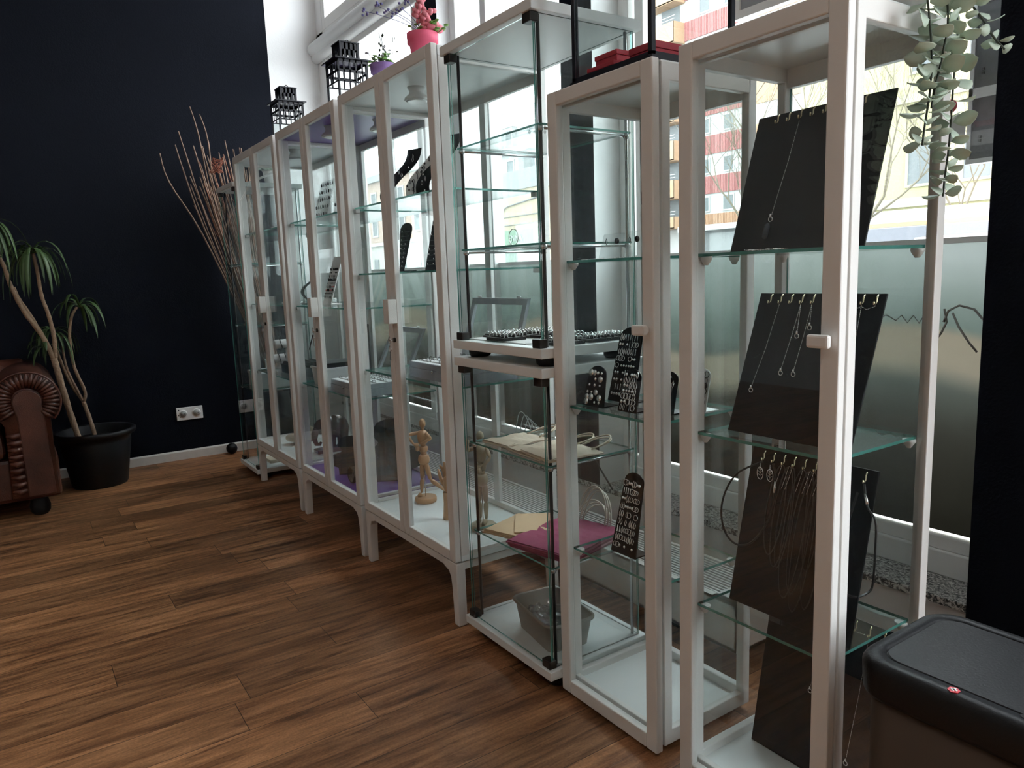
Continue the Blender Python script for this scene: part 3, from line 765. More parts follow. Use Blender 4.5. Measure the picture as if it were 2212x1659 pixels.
for i, (x, y, z, w_, d, h, lb) in enumerate(((.075, .195, zb_, .085, .075, .024, 'dark red lidded gift box under another in the black glass case'),
        (.085, .195, zb_+.0245, .070, .062, .026, 'dark red gift box stacked on a wider red box'),
        (.080, .246, zb_, .030, .040, .014, 'smallest red gift box, against the case frame post'),
        (.085, .075, zb_, .075, .075, .036, 'tall dark red gift box by the near post of the black glass case'),
        (.205, .060, zb_, .070, .060, .036, 'dark red gift box at the window side of the black glass case'))):
    o = MB().box(x-d/2, x+d/2, y-w_/2, y+w_/2, z, z+h*.6).build('gift_box', m_red, bevel=.0015)
    MB().box(x-d/2-.002, x+d/2+.002, y-w_/2-.002, y+w_/2+.002, z+h*.6, z+h).build('lid', m_red, o, bevel=.0015); tag(o, lb, 'gift box', 'red gift boxes in the black case')

# ================================================================== STACKED CASES: CONTENTS
zt = .9145
# white cards and black ring trays
for i, (x0, x1, y0, y1, lb) in enumerate(((.005, .09, .47, .60, 'white card beneath the ring trays at the case door'), (.0, .05, .655, .75, 'white card under the tray beside the hinge'), (.10, .26, .40, .60, 'white sheet showing between the black ring trays'))):
    tag(MB().box(x0, x1, y0, y1, zt, zt+.003).build('white_card', m_card), lb, 'card')
def ring_tray(x0, x1, y0, y1, z, label, nx, ny, rl, grp, h=.014):
    t = thing('ring_tray', ((x0+x1)/2, (y0+y1)/2, z), label, 'ring tray')
    MB().box(x0, x1, y0, y1, z, z+h*.6).build('tray', m_black, t, bevel=.001)
    b = MB()
    for i in range(nx):
        xx = x0+(x1-x0)*(i+.5)/nx; b.tube([(xx, y0+.003, z+h*.62), (xx, y1-.003, z+h*.62)], min(.0035, (x1-x0)/nx*.42), 8)
    b.build('pad_rolls', m_velvet, t)
    for i in range(nx):
        for j in range(ny):
            xx = x0+(x1-x0)*(i+.5)/nx; yy = y0+(y1-y0)*(j+.5)/ny+R.uniform(-.002, .002)
            bit('ring', m_silver, (xx, yy, z+h-.001), rl, grp, 'ring', rot=(0, R.uniform(-.25, .1), PI/2+R.uniform(-.3, .3)), scale=.72)
    return t
ring_tray(.045, .125, .62, .745, zt, 'black ring tray nearest the hinge of the stacked upper case', 4, 6, 'silver ring in the black tray nearest the hinge', 'rings in the hinge tray')
ring_tray(.0, .075, .565, .655, zt+.0035, 'small dark tray with few rings lying at the case door', 3, 5, 'silver ring in the small dark tray at the case door', 'rings in the door tray')
ring_tray(.13, .28, .62, .745, zt, 'black ring tray at the window side of the upper case', 5, 7, 'silver ring in the tray by the window side', 'rings in the window-side tray')
ring_tray(.11, .20, .455, .60, zt+.0035, 'black ring tray lying on the white sheet', 4, 8, 'silver ring in the tray on the white sheet', 'rings in the sheet tray')
ring_tray(.03, .125, .372, .455, zt, 'black ring tray just behind the corner hinge of the upper case', 4, 5, 'silver ring in the tray behind the corner hinge', 'rings in the corner tray')
ring_tray(.14, .285, .372, .445, zt, 'black ring tray along the side pane next to the narrow cabinet', 6, 5, 'silver ring in the tray along the side pane', 'rings in the side tray')
# items on its two glass shelves
for i in range(9):
    bit('stud', m_bead, (.06+.012*i, .50-.006*i, 1.4525+.004), 'dark stud in a row on the top glass shelf of the stacked case', 'studs on the top glass shelf')
for i in range(6):
    bit('stud', m_bead, (.13+.012*i, .44-.004*i, 1.4525+.004), 'dark stud in the short second row on the top glass shelf', 'studs in the second row')
for i, (x, y, k) in enumerate(((.07, .62, 'hoop'), (.10, .50, 'hoop'), (.09, .46, 'stud'), (.09, .42, 'hoop'))):
    bit(k, m_bead if k == 'stud' else m_silver, (x, y, 1.172+.0045), 'small earring lying loose on the lower glass shelf of the upper case', 'loose earrings on the lower shelf', rot=(0, PI/2, 0))
tag(MB().tube([(.155, .60, 1.173), (.157, .60, 1.173)], .001, 6).build('pin', m_silver), 'tiny silver pin on the lower shelf of the upper case', 'pin')
dsc = MB().tube([(.05, .575+.022*math.cos(a), 1.172+.0235+.022*math.sin(a)) for a in [2*PI*i/20 for i in range(20)]], .0012, 5, closed=True).build('wire_hoop', m_silver); tag(dsc, 'large thin wire hoop standing on the lower shelf of the upper case', 'earring')

# paper bags on the shelf
def paper_bag(c, ang, w_, h, z, label, m, mc, grp=None, arc=.085, lift=.02, th=.004, name='paper_bag'):
    t = thing(name, (c[0], c[1], z), label, 'paper bag', grp)
    ux = Vector((math.cos(ang), math.sin(ang), 0)); vy = Vector((-math.sin(ang), math.cos(ang), 0))   # ux points to the open end
    o = Vector((c[0], c[1], z))
    n = 9; vs = []; 
    b = MB()
    def P(a, q, s): return o+ux*a*h/2+vy*q*w_/2+Vector((0, 0, s))
    top = [[P(-1+2*i/n, -1+2*j/6, th+.0022*math.sin(i*1.3+j*.9)*(1 if 0 < i < n else .3)+(.0012 if i == 2 else 0)) for j in range(7)] for i in range(n+1)]
    bot = [[P(-1+2*i/n, -1+2*j/6, .0003) for j in range(7)] for i in range(n+1)]
    vs = [p for r_ in top for p in r_]+[p for r_ in bot for p in r_]; K = 7*(n+1); fs = []
    for i in range(n):
        for j in range(6):
            a = i*7+j; fs += [(a, a+1, a+8, a+7), (K+a, K+a+7, K+a+8, K+a+1)]
    for i in range(n):
        a = i*7; fs += [(a, a+7, K+a+7, K+a), (a+6, K+a+6, K+a+13, a+13)]
    for j in range(6): fs += [(j, K+j, K+j+1, j+1), (n*7+j, n*7+j+1, K+n*7+j+1, K+n*7+j)]
    b.add(vs, fs, 0, False); b.build('bag_body', m, t)
    MB().box(0, 1, 0, 1, 0, 1)
    fl_ = MB(); fl_.prism([(-h/2+h*.02, -w_*.495), (-h/2+h*.24, -w_*.40), (-h/2+h*.24, w_*.40), (-h/2+h*.02, w_*.495)], o+Vector((0, 0, th+.0018)), ux, vy, (0, 0, .0012)); fl_.build('bottom_fold', m, t)
    for k, (off, lf) in enumerate(((0, lift), (.006, lift*.55))):
        pts = []
        for i in range(13):
            a = PI*i/12
            pts.append(o+ux*(h/2-.012+arc*math.sin(a)**.8*(1 if i not in (0, 12) else 0)+off)+vy*(math.cos(a)*w_*.24+off)+Vector((0, 0, th+.002+lf*math.sin(a))))
        MB().tube(pts, .0023, 7).build('bag_handle', mc, t)
    return t
zk = .6115
paper_bag((.095, .665), .05, .125, .155, zk, 'kraft paper bag lying flat at the shelf end by the mannequins', m_kraft, m_kraft, 'kraft bags on the glass shelf')
paper_bag((.090, .505), -.05, .165, .165, zk, 'kraft paper bag lying flat in the middle of the glass shelf', m_kraft, m_kraft, 'kraft bags on the glass shelf')
paper_bag((.085, .435), -.10, .155, .170, zk+.0078, 'uppermost kraft bag with looped handles, overlapping another by the narrow cabinet', m_kraft, m_kraft, 'kraft bags on the glass shelf')
ze = .3385
for i, (x, y, a, dz, lb) in enumerate(((.095, .685, .30, 0, 'lowest brown envelope of the stack on the lower glass shelf'), (.098, .683, .25, .0045, 'second brown envelope from the bottom of the stack'),
                                       (.100, .680, .33, .009, 'brown envelope with flap showing, beneath the slanted one'), (.140, .650, .95, .0135, 'slanted brown envelope on top of the envelope stack'))):
    b = MB(); b.X = Matrix.Translation((x, y, ze+dz)) @ Matrix.Rotation(a, 4, 'Z')
    b.box(-.085, .085, -.058, .058, 0, .003); o = b.build('envelope', m_env)
    f = MB(); f.X = b.X; f.prism([(-.085, -.058), (-.085, .058), (-.01, 0)], (0, 0, .003), (1, 0, 0), (0, 1, 0), (0, 0, .0012)); f.build('flap', m_env, o); tag(o, lb, 'envelope', 'brown envelopes')
for i in range(3):
    paper_bag((.150-.004*i, .492+.004*i), .22+.02*i, .215, .27, ze+.0005+.0068*i, ['lowest magenta paper bag of the three with white cord handles', 'middle magenta paper bag of the three', 'topmost magenta paper bag with upright white cord handles'][i], m_mag, m_cord, 'magenta bags', arc=.030, lift=.105, th=.005)
# grey tub with clear bags on the base
ztb = .0655
def tub(c, ang, l, w_, h, label):
    t = thing('plastic_tub', (c[0], c[1], ztb), label, 'tub')
    def ring(s, z, r):
        out = []
        for cx, cy, a0 in ((1, 1, 0), (-1, 1, PI/2), (-1, -1, PI), (1, -1, 1.5*PI)):
            for i in range(6):
                a = a0+PI/2*i/5; out.append((cx*(l/2*s-r)+r*math.cos(a), cy*(w_/2*s-r)+r*math.sin(a), z))
        return out
    rs = [ring(.84, 0, .02), ring(.84, .002, .022), ring(.98, h-.008, .03), ring(1.05, h-.006, .032), ring(1.05, h, .032), ring(.96, h, .028), ring(.82, .006, .02)]
    b = MB(); b.X = Matrix.Translation((c[0], c[1], ztb)) @ Matrix.Rotation(ang, 4, 'Z'); n = 24
    b.add([p for r_ in rs for p in r_], [(i*n+j, i*n+(j+1) % n, (i+1)*n+(j+1) % n, (i+1)*n+j) for i in range(len(rs)-1) for j in range(n)]+[tuple(range(n-1, -1, -1)), tuple(6*n+j for j in range(n))], 0, True)
    b.build('tub_body', m_tub, t); return t
tub((.100, .515), 1.42, .235, .150, .085, 'grey-beige plastic tub of clear bags on the base of the lower case')
for i, (x, y, z, s, lb) in enumerate(((.085, .575, .105, .032, 'crumpled clear plastic bag at the far side of the grey tub'), (.105, .525, .115, .038, 'crumpled clear plastic bag heaped in the middle of the grey tub'),
                                      (.095, .470, .108, .036, 'crumpled clear plastic bag near the case hinge in the grey tub'))):
    rr = random.Random(i)
    ph = [rr.uniform(0, 6) for _ in range(6)]
    wf = lambda v: 1+.28*math.sin(5*v.x+ph[0])*math.sin(6*v.y+ph[1])+.22*math.sin(9*v.z+7*v.x+ph[2])+.10*math.sin(17*v.y+ph[3])
    b = MB().ell((x, y, z), (s, s*1.1, s*.85), 22, 16, warp=wf); b.sm = [False]*len(b.sm)
    tag(b.build('plastic_bag', m_plastic), lb, 'plastic bag', 'clear bags in the tub')
# ================================================================== TWO-DOOR CABINET WITH MANNEQUINS
def limb(b, p0, p1, r0, r1, mid=1.12):
    p0, p1 = Vector(p0), Vector(p1)
    b.tube([p0+(p1-p0)*t for t in (0, .08, .3, .6, .92, 1)], [r0*.5, r0*.95, r0*mid, (r0+r1)/2*1.05, r1*.95, r1*.5], 12)
    b.ell(p1, (r1*.62,)*3, 8, 6)
def mannequin(x, y, z, s, m, label, head, pose):
    t = thing('artist_mannequin', (x, y, z), label, 'wooden mannequin')
    MB().lathe([(.040*s, 0), (.042*s, .004), (.042*s, .018), (.039*s, .021)], (x, y, z), 24).build('base', m, t, )
    hip = Vector((x, y, z+.165*s)); b = MB()
    MB().tube([(x, y, z+.02), hip+Vector((0, 0, -.01))], .0018, 8).build('rod', m_chrome, t)
    b.X = Matrix.Translation(hip) @ Matrix.Rotation(pose.get('turn', 0), 4, 'Z') @ Matrix.Scale(s, 4)
    b.lathe([(.008, -.018), (.019, -.012), (.023, .002), (.020, .018), (.016, .022)], n=18)                     # hips
    b.ell((0, 0, .028), (.013, .013, .010), 12, 8)
    b.lathe([(.014, .034), (.017, .040), (.018, .052), (.015, .056)], n=18); b.ell((0, 0, .060), (.010, .010, .008), 12, 8)
    b.add([], [], 0)
    b.lathe([(.013, .064), (.018, .072), (.021, .092), (.022, .106), (.014, .116), (.007, .119)], n=18)          # chest
    b.tube([(0, 0, .116), (0, 0, .128)], .006, 10)
    hd = head; b.ell((hd[0]*.5, hd[1]*.5, .146), (.0125, .0125, .019), 14, 10)
    for sy in (-1, 1):
        sh = Vector((0, sy*.024, .106)); el, ha = (Vector(v) for v in pose['arm'][0 if sy < 0 else 1])
        b.ell(sh, (.007, .007, .007), 8, 6); limb(b, sh, el, .0065, .0055); limb(b, el, ha, .0058, .0042)
        d = (ha-el).normalized(); b.ell(ha+d*.012, (.005+abs(d.x)*.008, .004+abs(d.y)*.008, .005+abs(d.z)*.008), 10, 8)
        hp = Vector((0, sy*.011, -.012)); kn, an, toe = (Vector(v) for v in pose['leg'][0 if sy < 0 else 1])
        limb(b, hp, kn, .0095, .0075); limb(b, kn, an, .0080, .0055)
        d = (toe-an).normalized(); b.ell((an+toe)/2, (.006+abs(d.x)*.010, .006+abs(d.y)*.010, .005+abs(d.z)*.010), 10, 8)
    b.build('figure', m, t)
    return t
zc = ZB+.0185
mannequin(.168, 1.415, zc, 1.0, m_wood, 'striding wooden artist mannequin on a round base, arms raised', (0, -.004),
          dict(turn=.2, arm=(((.012, -.035, .088), (-.022, -.006, .070)), ((-.055, .030, .105), (-.030, .010, .060))),
               leg=(((.006, -.028, -.075), (.040, -.072, -.118), (.052, -.084, -.138)), ((-.006, .010, -.075), (-.010, .012, -.128), (-.026, .014, -.155)))))
mannequin(.172, .998, zc, 1.05, m_wood2, 'standing weathered wooden mannequin nearest the paper-bag case', (.003, 0),
          dict(turn=.5, arm=(((-.008, -.040, .082), (-.03, -.02, .050)), ((-.018, .036, .100), (-.040, .024, .128))),
               leg=(((.002, -.012, -.072), (.002, -.011, -.130), (-.02, -.012, -.140)), ((.0, .012, -.072), (.002, .011, -.130), (-.02, .012, -.140)))))
# carved wooden hand
b = MB(); hx, hy = .135, 1.175
b.lathe([(.021, 0), (.019, .02), (.016, .06), (.017, .10)], (hx, hy, zc), 16)
b.ell((hx, hy, zc+.128), (.012, .024, .034), 14, 10)
for i, (dy, L, bend) in enumerate(((-.017, .050, .008), (-.006, .062, .006), (.006, .060, .004), (.017, .048, .010))):
    b.tube([(hx, hy+dy, zc+.150), (hx-.001, hy+dy*1.15, zc+.150+L*.45), (hx-bend, hy+dy*1.2, zc+.150+L*.8), (hx-bend*1.6, hy+dy*1.2, zc+.150+L)], [.0062, .0058, .0052, .003], 10)
b.tube([(hx, hy+.018, zc+.118), (hx-.006, hy+.034, zc+.14), (hx-.010, hy+.040, zc+.165), (hx-.012, hy+.041, zc+.178)], [.0075, .0068, .006, .003], 10)
tag(b.build('wooden_hand', m_wood), 'jointed wooden hand model standing between the two mannequins', 'wooden hand')
# tray boxes with open lids
def tray_box(x0, x1, y0, y1, z, h, label, m, lidframe, lid_h, nx, ny, rl, grp, em=m_bead, lean=.06):
    t = thing('ring_display_box', ((x0+x1)/2, (y0+y1)/2, z), label, 'ring box')
    MB().box(x0, x1, y0, y1, z, z+h*.60).box(x0+.002, x1-.002, y0+.002, y1-.002, z+h*.62, z+h).build('box_body', m, t, bevel=.001)
    b = MB(); b.box(x0+.006, x1-.006, y0+.006, y1-.006, z+h, z+h+.001)
    for i in range(nx): b.tube([(x0+.012+(x1-x0-.024)*(i+.5)/nx, y0+.008, z+h+.001), (x0+.012+(x1-x0-.024)*(i+.5)/nx, y1-.008, z+h+.001)], min(.004, (x1-x0)/nx*.36), 6)
    b.build('ring_pad', m_card, t)
    MB().tube([(x0-.004, (y0+y1)/2, z+h*.55), (x0, (y0+y1)/2, z+h*.55)], .005, 10).build('clasp', m_chrome, t)
    L = MB(); o = Vector((x1-.010, y0, z+h)); v = Vector((lean, 0, lid_h)).normalized(); ln = math.hypot(lean, lid_h); W_ = y1-y0; f = .022
    nn = Vector((.012, 0, 0))
    for p in ([(0, 0), (W_, 0), (W_, f), (0, f)], [(0, ln-f), (W_, ln-f), (W_, ln), (0, ln)], [(0, f), (f, f), (f, ln-f), (0, ln-f)], [(W_-f, f), (W_, f), (W_, ln-f), (W_-f, ln-f)]):
        L.prism(p, o, (0, 1, 0), v, nn)
    lid = L.build('lid_frame', lidframe, t)
    MB().prism([(f, f), (W_-f, f), (W_-f, ln-f), (f, ln-f)], o+Vector((.004, 0, 0)), (0, 1, 0), v, (.003, 0, 0)).build('lid_pane', m_glass, lid)
    for yy in (y0+.05, y1-.05): MB().tube([o+v*ln+Vector((.0, yy-y0-.008, .004)), o+v*ln+Vector((.0, yy-y0+.008, .004))], .004, 8).build('lid_clasp', m_chrome, lid)
    for i in range(nx):
        for j in range(ny):
            if R.random() < .12: continue
            bit('ring', em, (x0+.012+(x1-x0-.024)*(i+.5)/nx, y0+.014+(y1-y0-.028)*(j+.5)/ny, z+h+.006), rl, grp, 'ring', rot=(0, R.uniform(-.3, .3), PI/2+R.uniform(-.5, .5)), scale=.62)
    return t
z3 = .7595
tray_box(.030, .250, .870, 1.215, z3, .052, 'grey velvet ring box with glass lid raised, on the shelf above the mannequins', m_greyv, m_greyb, .205, 5, 11, 'dark ring in the raised-lid velvet box above the mannequins', 'rings in the near velvet box')
tag(MB().prism([(0, 0), (.010, 0), (.088, .058), (.078, .060)], (.20, 1.02, z3+.055), (0, -1, 0), (0, 0, 1), (.004, 0, 0)).build('card_strip', m_card), 'pale card strip sticking up slantwise out of the near velvet ring box', 'card')
# shelf of curved stands
far_on[0] = True
def curved(x, y, z, w_, h, m, label, em, n, grp, el):
    # thin strip, upright S seen from the side: rises from a foot, sweeps toward the window and the room end
    t = thing('curved_display', (x, y, z), label, 'earring stand'); b = MB()
    P = []
    for i in range(15):
        s_ = i/14; q = .115*(s_**1.25)-.018*math.sin(2*PI*s_); P.append((x+q*.55, y-q*.85, z+.001+h*s_))
    d = Vector((-.35, .94, 0))*w_/2
    top = [Vector(p)+d*k for p in P for k in (-1, 1)]; bk = [p+Vector((.003, 0, 0)) for p in top]; K = 30; fs = []
    for i in range(14):
        a = 2*i; fs += [(a, a+1, a+3, a+2), (K+a, K+a+2, K+a+3, K+a+1), (a, a+2, K+a+2, K+a), (a+1, K+a+1, K+a+3, a+3)]
    fs += [(0, K, K+1, 1), (28, 29, K+29, K+28)]
    b.add(top+bk, fs, 0); b.box(x-.012, x+.045, y-w_*.4, y+w_*.4, z, z+.003); b.build('curved_panel', m, t)
    for i in range(n):
        k = 1+int(12*(i+.5)/n); q = Vector(P[k])+d*R.uniform(-.8, .8)
        bit(('stud', 'hoop', 'drop')[i % 3], em, q+Vector((-.0035, -.001, 0)), el, grp, scale=.8)
    return t
z1_ = 1.3575
curved(.025, 1.300, z1_, .060, .165, m_velvet, 'black S-curved stand on the top shelf above the mannequins, at the door stile', m_silver, 9, 'studs on the first curved stand', 'silver stud on the black curved stand at the door stile')
curved(.055, 1.160, z1_, .060, .185, m_card, 'white S-curved stand crowded with dark earrings between two black ones', m_bead, 30, 'earrings on the white curved stand', 'dark earring on the white curved stand')
curved(.045, 1.070, z1_, .055, .175, m_velvet, 'black S-curved stand with a tangled chain, nearest the stacked cases', m_silver, 9, 'studs on the last curved stand', 'silver stud on the curved stand nearest the stacked cases')
def paddle(x, y, z, w0, w1, h, label):
    t = thing('paddle_stand', (x, y, z), label, 'earring stand'); b = MB()
    poly = [(-w0/2, 0), (w0/2, 0), (w1/2, h-.028)]+[(w1/2*math.cos(a), h-.028+.028*math.sin(a)) for a in [PI*i/10 for i in range(1, 10)]]+[(-w1/2, h-.028)]
    b.prism(poly, (x, y, z), (0, -1, 0), (.18, 0, .98), (.004, 0, 0)); b.box(x, x+.05, y-.025, y+.025, z, z+.004); b.build('board', m_velvet, t)
    b = MB()
    for i in range(9):
        q = h*(.1+.8*i/9); wq = w0+(w1-w0)*q/h; b.box(x+q*.183-.0014, x+q*.183-.0002, y-wq*.45, y+wq*.45, z+q*.98-.0007, z+q*.98+.0007)
    b.build('grid_line', mat('grey_line', (.12, .12, .12), .5), t)
    for i in range(9):
        for j in range(2):
            if R.random() < .35: continue
            q = h*(.12+.8*i/9); wq = w0+(w1-w0)*q/h
            bit('stud', m_silver, (x+q*.183-.004, y+(j-.5)*wq*.5, z+q*.98), 'silver stud on '+label, 'studs on '+label[:40], scale=.7)
    return t
z2_ = 1.1185
paddle(.105, 1.390, z2_, .030, .092, .180, 'black paddle board, wide at its top, on the second mannequin-cabinet shelf')
paddle(.105, 1.160, z2_, .085, .050, .190, 'black tapering paddle board, wide at its foot, near the cabinet corner')

# ================================================================== PURPLE CABINET
def bust(x, y, z, s, ang, label, n):
    t = thing('acrylic_bust', (x, y, z), label, 'display bust'); b = MB()
    poly = [(-.050, 0), (.050, 0), (.052, .03), (.078, .040), (.090, .062), (.080, .085), (.055, .092), (.040, .096), (.034, .106), (.046, .120), (.048, .140), (.036, .158), (.014, .166),
            (-.014, .166), (-.036, .158), (-.048, .140), (-.046, .120), (-.034, .106), (-.040, .096), (-.055, .092), (-.080, .085), (-.090, .062), (-.078, .040), (-.052, .03)]
    X = Matrix.Translation((x, y, z)) @ Matrix.Rotation(ang, 4, 'Z') @ Matrix.Scale(s, 4); b.X = X
    b.prism(poly, (0, 0, 0), (1, 0, 0), (0, .12, .99), (0, .005, 0)); b.box(-.045, .045, 0, .06, 0, .004); b.build('bust_panel', m_acrylic_b, t, bevel=.001)
    b = MB(); b.X = X
    for i in range(n):
        k = 8+i*8/n; i0 = int(k); f_ = k-i0; p0 = poly[i0 % 24]; p1 = poly[(i0+1) % 24]; px, pz_ = (p0[0]+(p1[0]-p0[0])*f_)*.90, (p0[1]+(p1[1]-p0[1])*f_)*.97
    for sx in (-1, 1):
        for i in range(12):
            a = -PI*.2+PI*1.15*i/11; b.ell((sx*(.060+.024*math.cos(a)), .12*(.062+.024*math.sin(a))-.001, .062+.024*math.sin(a)), (.0018,)*3, 6, 4)
    b.build('rim_studs', m_silver, t); return t
bust(.095, 2.00, zc, 1.05, -.55, 'glossy black bust-shaped display with studded edge on the purple board', 24)
bust(.190, 1.765, zc, 1.62, -.55, 'larger glossy black bust-shaped display at the purple cabinet end by the mannequins', 24)
bb_ = MB()
for i in range(5):
    bb_.tube([(.055-.004*i, 1.855+.034*math.cos(a), zc+.038+.033*math.sin(a)) for a in [2*PI*k/24 for k in range(24)]], .0034, 6, closed=True)
tag(bb_.build('beaded_bracelet', mat('bronze_beads', (.10, .075, .055), .35, .3, bump=.8, bscale=300)), 'wide studded bracelet standing on edge on the purple board', 'bracelet')
z3p = .6315
tray_box(.005, .22, 1.635, 1.93, z3p, .050, 'grey ring box full of rings on the low shelf of the purple-bottomed cabinet', m_greyb, m_greyb, .205, 4, 9, 'ring in the grey box of the purple cabinet', 'rings in the purple cabinet box', lean=.10)
t = thing('storage_box', (.10, 2.11, z3p), 'white storage box with black tray on its rim beside the grey ring box', 'box')
MB().prism([(-.075, 0), (.075, 0), (.085, .075), (-.085, .075)], (.10, 2.03, z3p), (1, 0, 0), (0, 0, 1), (0, .16, 0)).build('box_body', m_panel, t)
MB().box(.010, .190, 2.025, 2.195, z3p+.075, z3p+.083).build('rim', m_card, t)
tag(MB().box(.02, .18, 2.035, 2.185, z3p+.0835, z3p+.1035).build('black_tray', m_black, bevel=.001), 'flat black tray on top of the white storage box', 'tray')
t = thing('glass_cover', (.228, 2.14, z3p), 'black-framed glass lid standing upright behind the white storage box', 'cover')
b = MB(); b.frame_x(.222, .234, 2.02, 2.26, z3p, z3p+.265, .025, .025); b.build('lid_frame', m_black, t)
MB().box(.226, .229, 2.045, 2.235, z3p+.025, z3p+.24).build('lid_pane', m_glass, t)
MB().box(.224, .232, 2.10, 2.13, z3p+.265, z3p+.275).build('lid_clasp', m_chrome, t)
z2p = .9875
t = thing('earring_card', (.13, 2.20, z2p), 'tall white card stand with rows of dark and red earrings in the purple cabinet', 'earring stand')
o_ = Vector((.115, 2.262, z2p)); v_ = Vector((.07, 0, .215)).normalized()
MB().prism([(0, 0), (.105, 0), (.105, .226), (0, .226)], o_, (0, -1, 0), v_, (.003, 0, 0)).build('card_panel', m_card, t)
MB().box(.116, .17, 2.160, 2.260, z2p, z2p+.003).build('foot', m_card, t)
for r_ in range(9):
    for i in range(6):
        if R.random() < .12: continue
        rd = r_ in (2, 3) and R.random() < .45
        bit(('drop', 'stud', 'disc')[(r_) % 3] if not rd else 'stud', m_redbead if rd else m_bead, o_+Vector((0, -.012-.0165*i, 0))+v_*(.035+.0165*r_)+Vector((-.004, 0, 0)),
            'red earring on the tall white card stand' if rd else 'dark earring on the tall white card stand', 'red earrings on the card' if rd else 'dark earrings on the card', scale=.7)
t = thing('arched_strip_display', (.10, 2.46, z2p), 'dark bowed strip display on the middle shelf above the elephant', 'bracelet stand')
b = MB(); pts = [(.135-.10*math.sin(PI*.95*i/12)*.6, z2p+.004+.112*i/12) for i in range(13)]
vs = [(x, 2.46+d-(z-z2p)*.7, z) for x, z in pts for d in (-.024, .024)]+[(x+.004, 2.46+d-(z-z2p)*.7, z) for x, z in pts for d in (-.018, .018)]; K = 26; fs = []
for i in range(12):
    a = 2*i; fs += [(a, a+1, a+3, a+2), (K+a, K+a+2, K+a+3, K+a+1), (a, a+2, K+a+2, K+a), (a+1, K+a+1, K+a+3, a+3)]
b.add(vs, fs, 0); b.box(.09, .16, 2.43, 2.49, z2p, z2p+.004); b.build('strip', mat('slate_strip', (.045, .055, .055), .4), t)
for i in range(4): tag(MB().tube([(.06+.003*i, 1.985+.020*math.cos(a)+.012*i, z2p+.0025+.0036*i) if False else (.215+.026*math.cos(a), 2.42+.026*math.sin(a), z2p+.003+.0055*i) for a in [2*PI*k/22 for k in range(22)]], .0026, 6, closed=True).build('bangle', m_silver), 'thin silver bangle in the small stack beside the bowed strip display', 'bangle', 'stacked bangles')
acrylic_stand(.085, 2.225, 1.3595, .165, .175, .055, 'clear acrylic earring rack with five rows on the top shelf of the purple cabinet', 6, 'earrings on the acrylic rack', 'dark earring on the clear five-row acrylic rack', rows=5)
acrylic_stand(.085, 1.985, 1.3595, .045, .10, .03, 'small clear acrylic stand behind the end stile on the top shelf', 2, 'earrings on the small clear stand', 'dark drop earring on the small clear stand', rows=3)

far_on[0] = False
ms_ = [m_silver, m_bead, m_redbead]; b = MB()
for kind, m, loc, sc0 in FAR:
    q = {'stud': proto_stud, 'hoop': proto_hoop, 'drop': proto_drop, 'bar': proto_bar, 'disc': proto_disc}[kind]()
    b.add([loc+v*sc0 for v in q.v], q.f, ms_.index(m), True)
o = b.build('small_earrings', ms_); tag(o, 'tiny dark, silver and red earrings crowding the stands in the two middle leg cabinets', 'earrings'); o['kind'] = 'stuff'
# ================================================================== CABINET NEAREST THE NAVY WALL
t = thing('carved_elephant', (.195, 2.50, zc), 'polished dark wood elephant figure with curled trunk on a plinth', 'elephant figure')
MB().prism([(-.085, 0), (.105, 0), (.105, .020), (.02, .024), (-.085, .020)], (.195, 2.465, zc), (1, 0, 0), (0, 0, 1), (0, .07, 0)).build('plinth', m_rose, t, bevel=.004)
b = MB(); ex, ey, ez = .195, 2.50, zc+.022
b.ell((ex+.030, ey, ez+.105), (.062, .040, .060), 20, 14); b.ell((ex-.012, ey, ez+.118), (.052, .034, .046), 18, 12); b.ell((ex-.050, ey, ez+.110), (.036, .028, .040), 18, 12)
for dx, dy in ((.058, -.018), (.058, .018), (-.005, -.017), (-.005, .017)):
    b.tube([(ex+dx, ey+dy, ez+.09), (ex+dx*1.05, ey+dy, ez+.05), (ex+dx, ey+dy, ez+.012), (ex+dx, ey+dy, ez)], [.030, .023, .019, .022], 14)
b.tube([(ex-.066, ey, ez+.105), (ex-.084, ey, ez+.080), (ex-.088, ey, ez+.050), (ex-.080, ey, ez+.026), (ex-.062, ey, ez+.022), (ex-.054, ey, ez+.034)], [.021, .018, .014, .011, .009, .006], 12)
for sy in (-1, 1):
    b.ell((ex-.030, ey+sy*.034, ez+.108), (.024, .005, .034), 12, 8)
    b.tube([(ex-.070, ey+sy*.014, ez+.085), (ex-.086, ey+sy*.020, ez+.074), (ex-.098, ey+sy*.019, ez+.078)], [.005, .004, .0015], 8)
b.tube([(ex+.088, ey, ez+.12), (ex+.096, ey, ez+.09), (ex+.090, ey, ez+.05)], [.004, .003, .002], 6)
b.build('body', m_rose, t)
for i, (x, y, s, lb) in enumerate(((.14, 2.80, .055, 'pale driftwood lump behind the wooden elephant'), (.21, 2.92, .048, 'smaller rounded driftwood piece by the navy-wall cabinet end'))):
    rr = [R.uniform(0, 6) for _ in range(3)]
    tag(MB().ell((x, y, zc+s*.62), (s*1.3, s*1.2, s*.65), 18, 12, warp=lambda v: 1+.16*math.sin(5*v.x+rr[0])+.12*math.sin(7*v.y+rr[1])).build('driftwood', m_wood2), lb, 'driftwood')
z3w = .6265
tag(MB().box(.06, .25, 2.46, 2.80, z3w, z3w+.045).build('black_jewel_case', m_black, bevel=.002), 'black lidded jewel case with ring slots on the low shelf by the elephant', 'jewel case')
jc = bpy.data.objects['black_jewel_case']
b = MB()
for i in range(5): b.tube([(.075+.035*i, 2.475, z3w+.047), (.075+.035*i, 2.785, z3w+.047)], .012, 8)
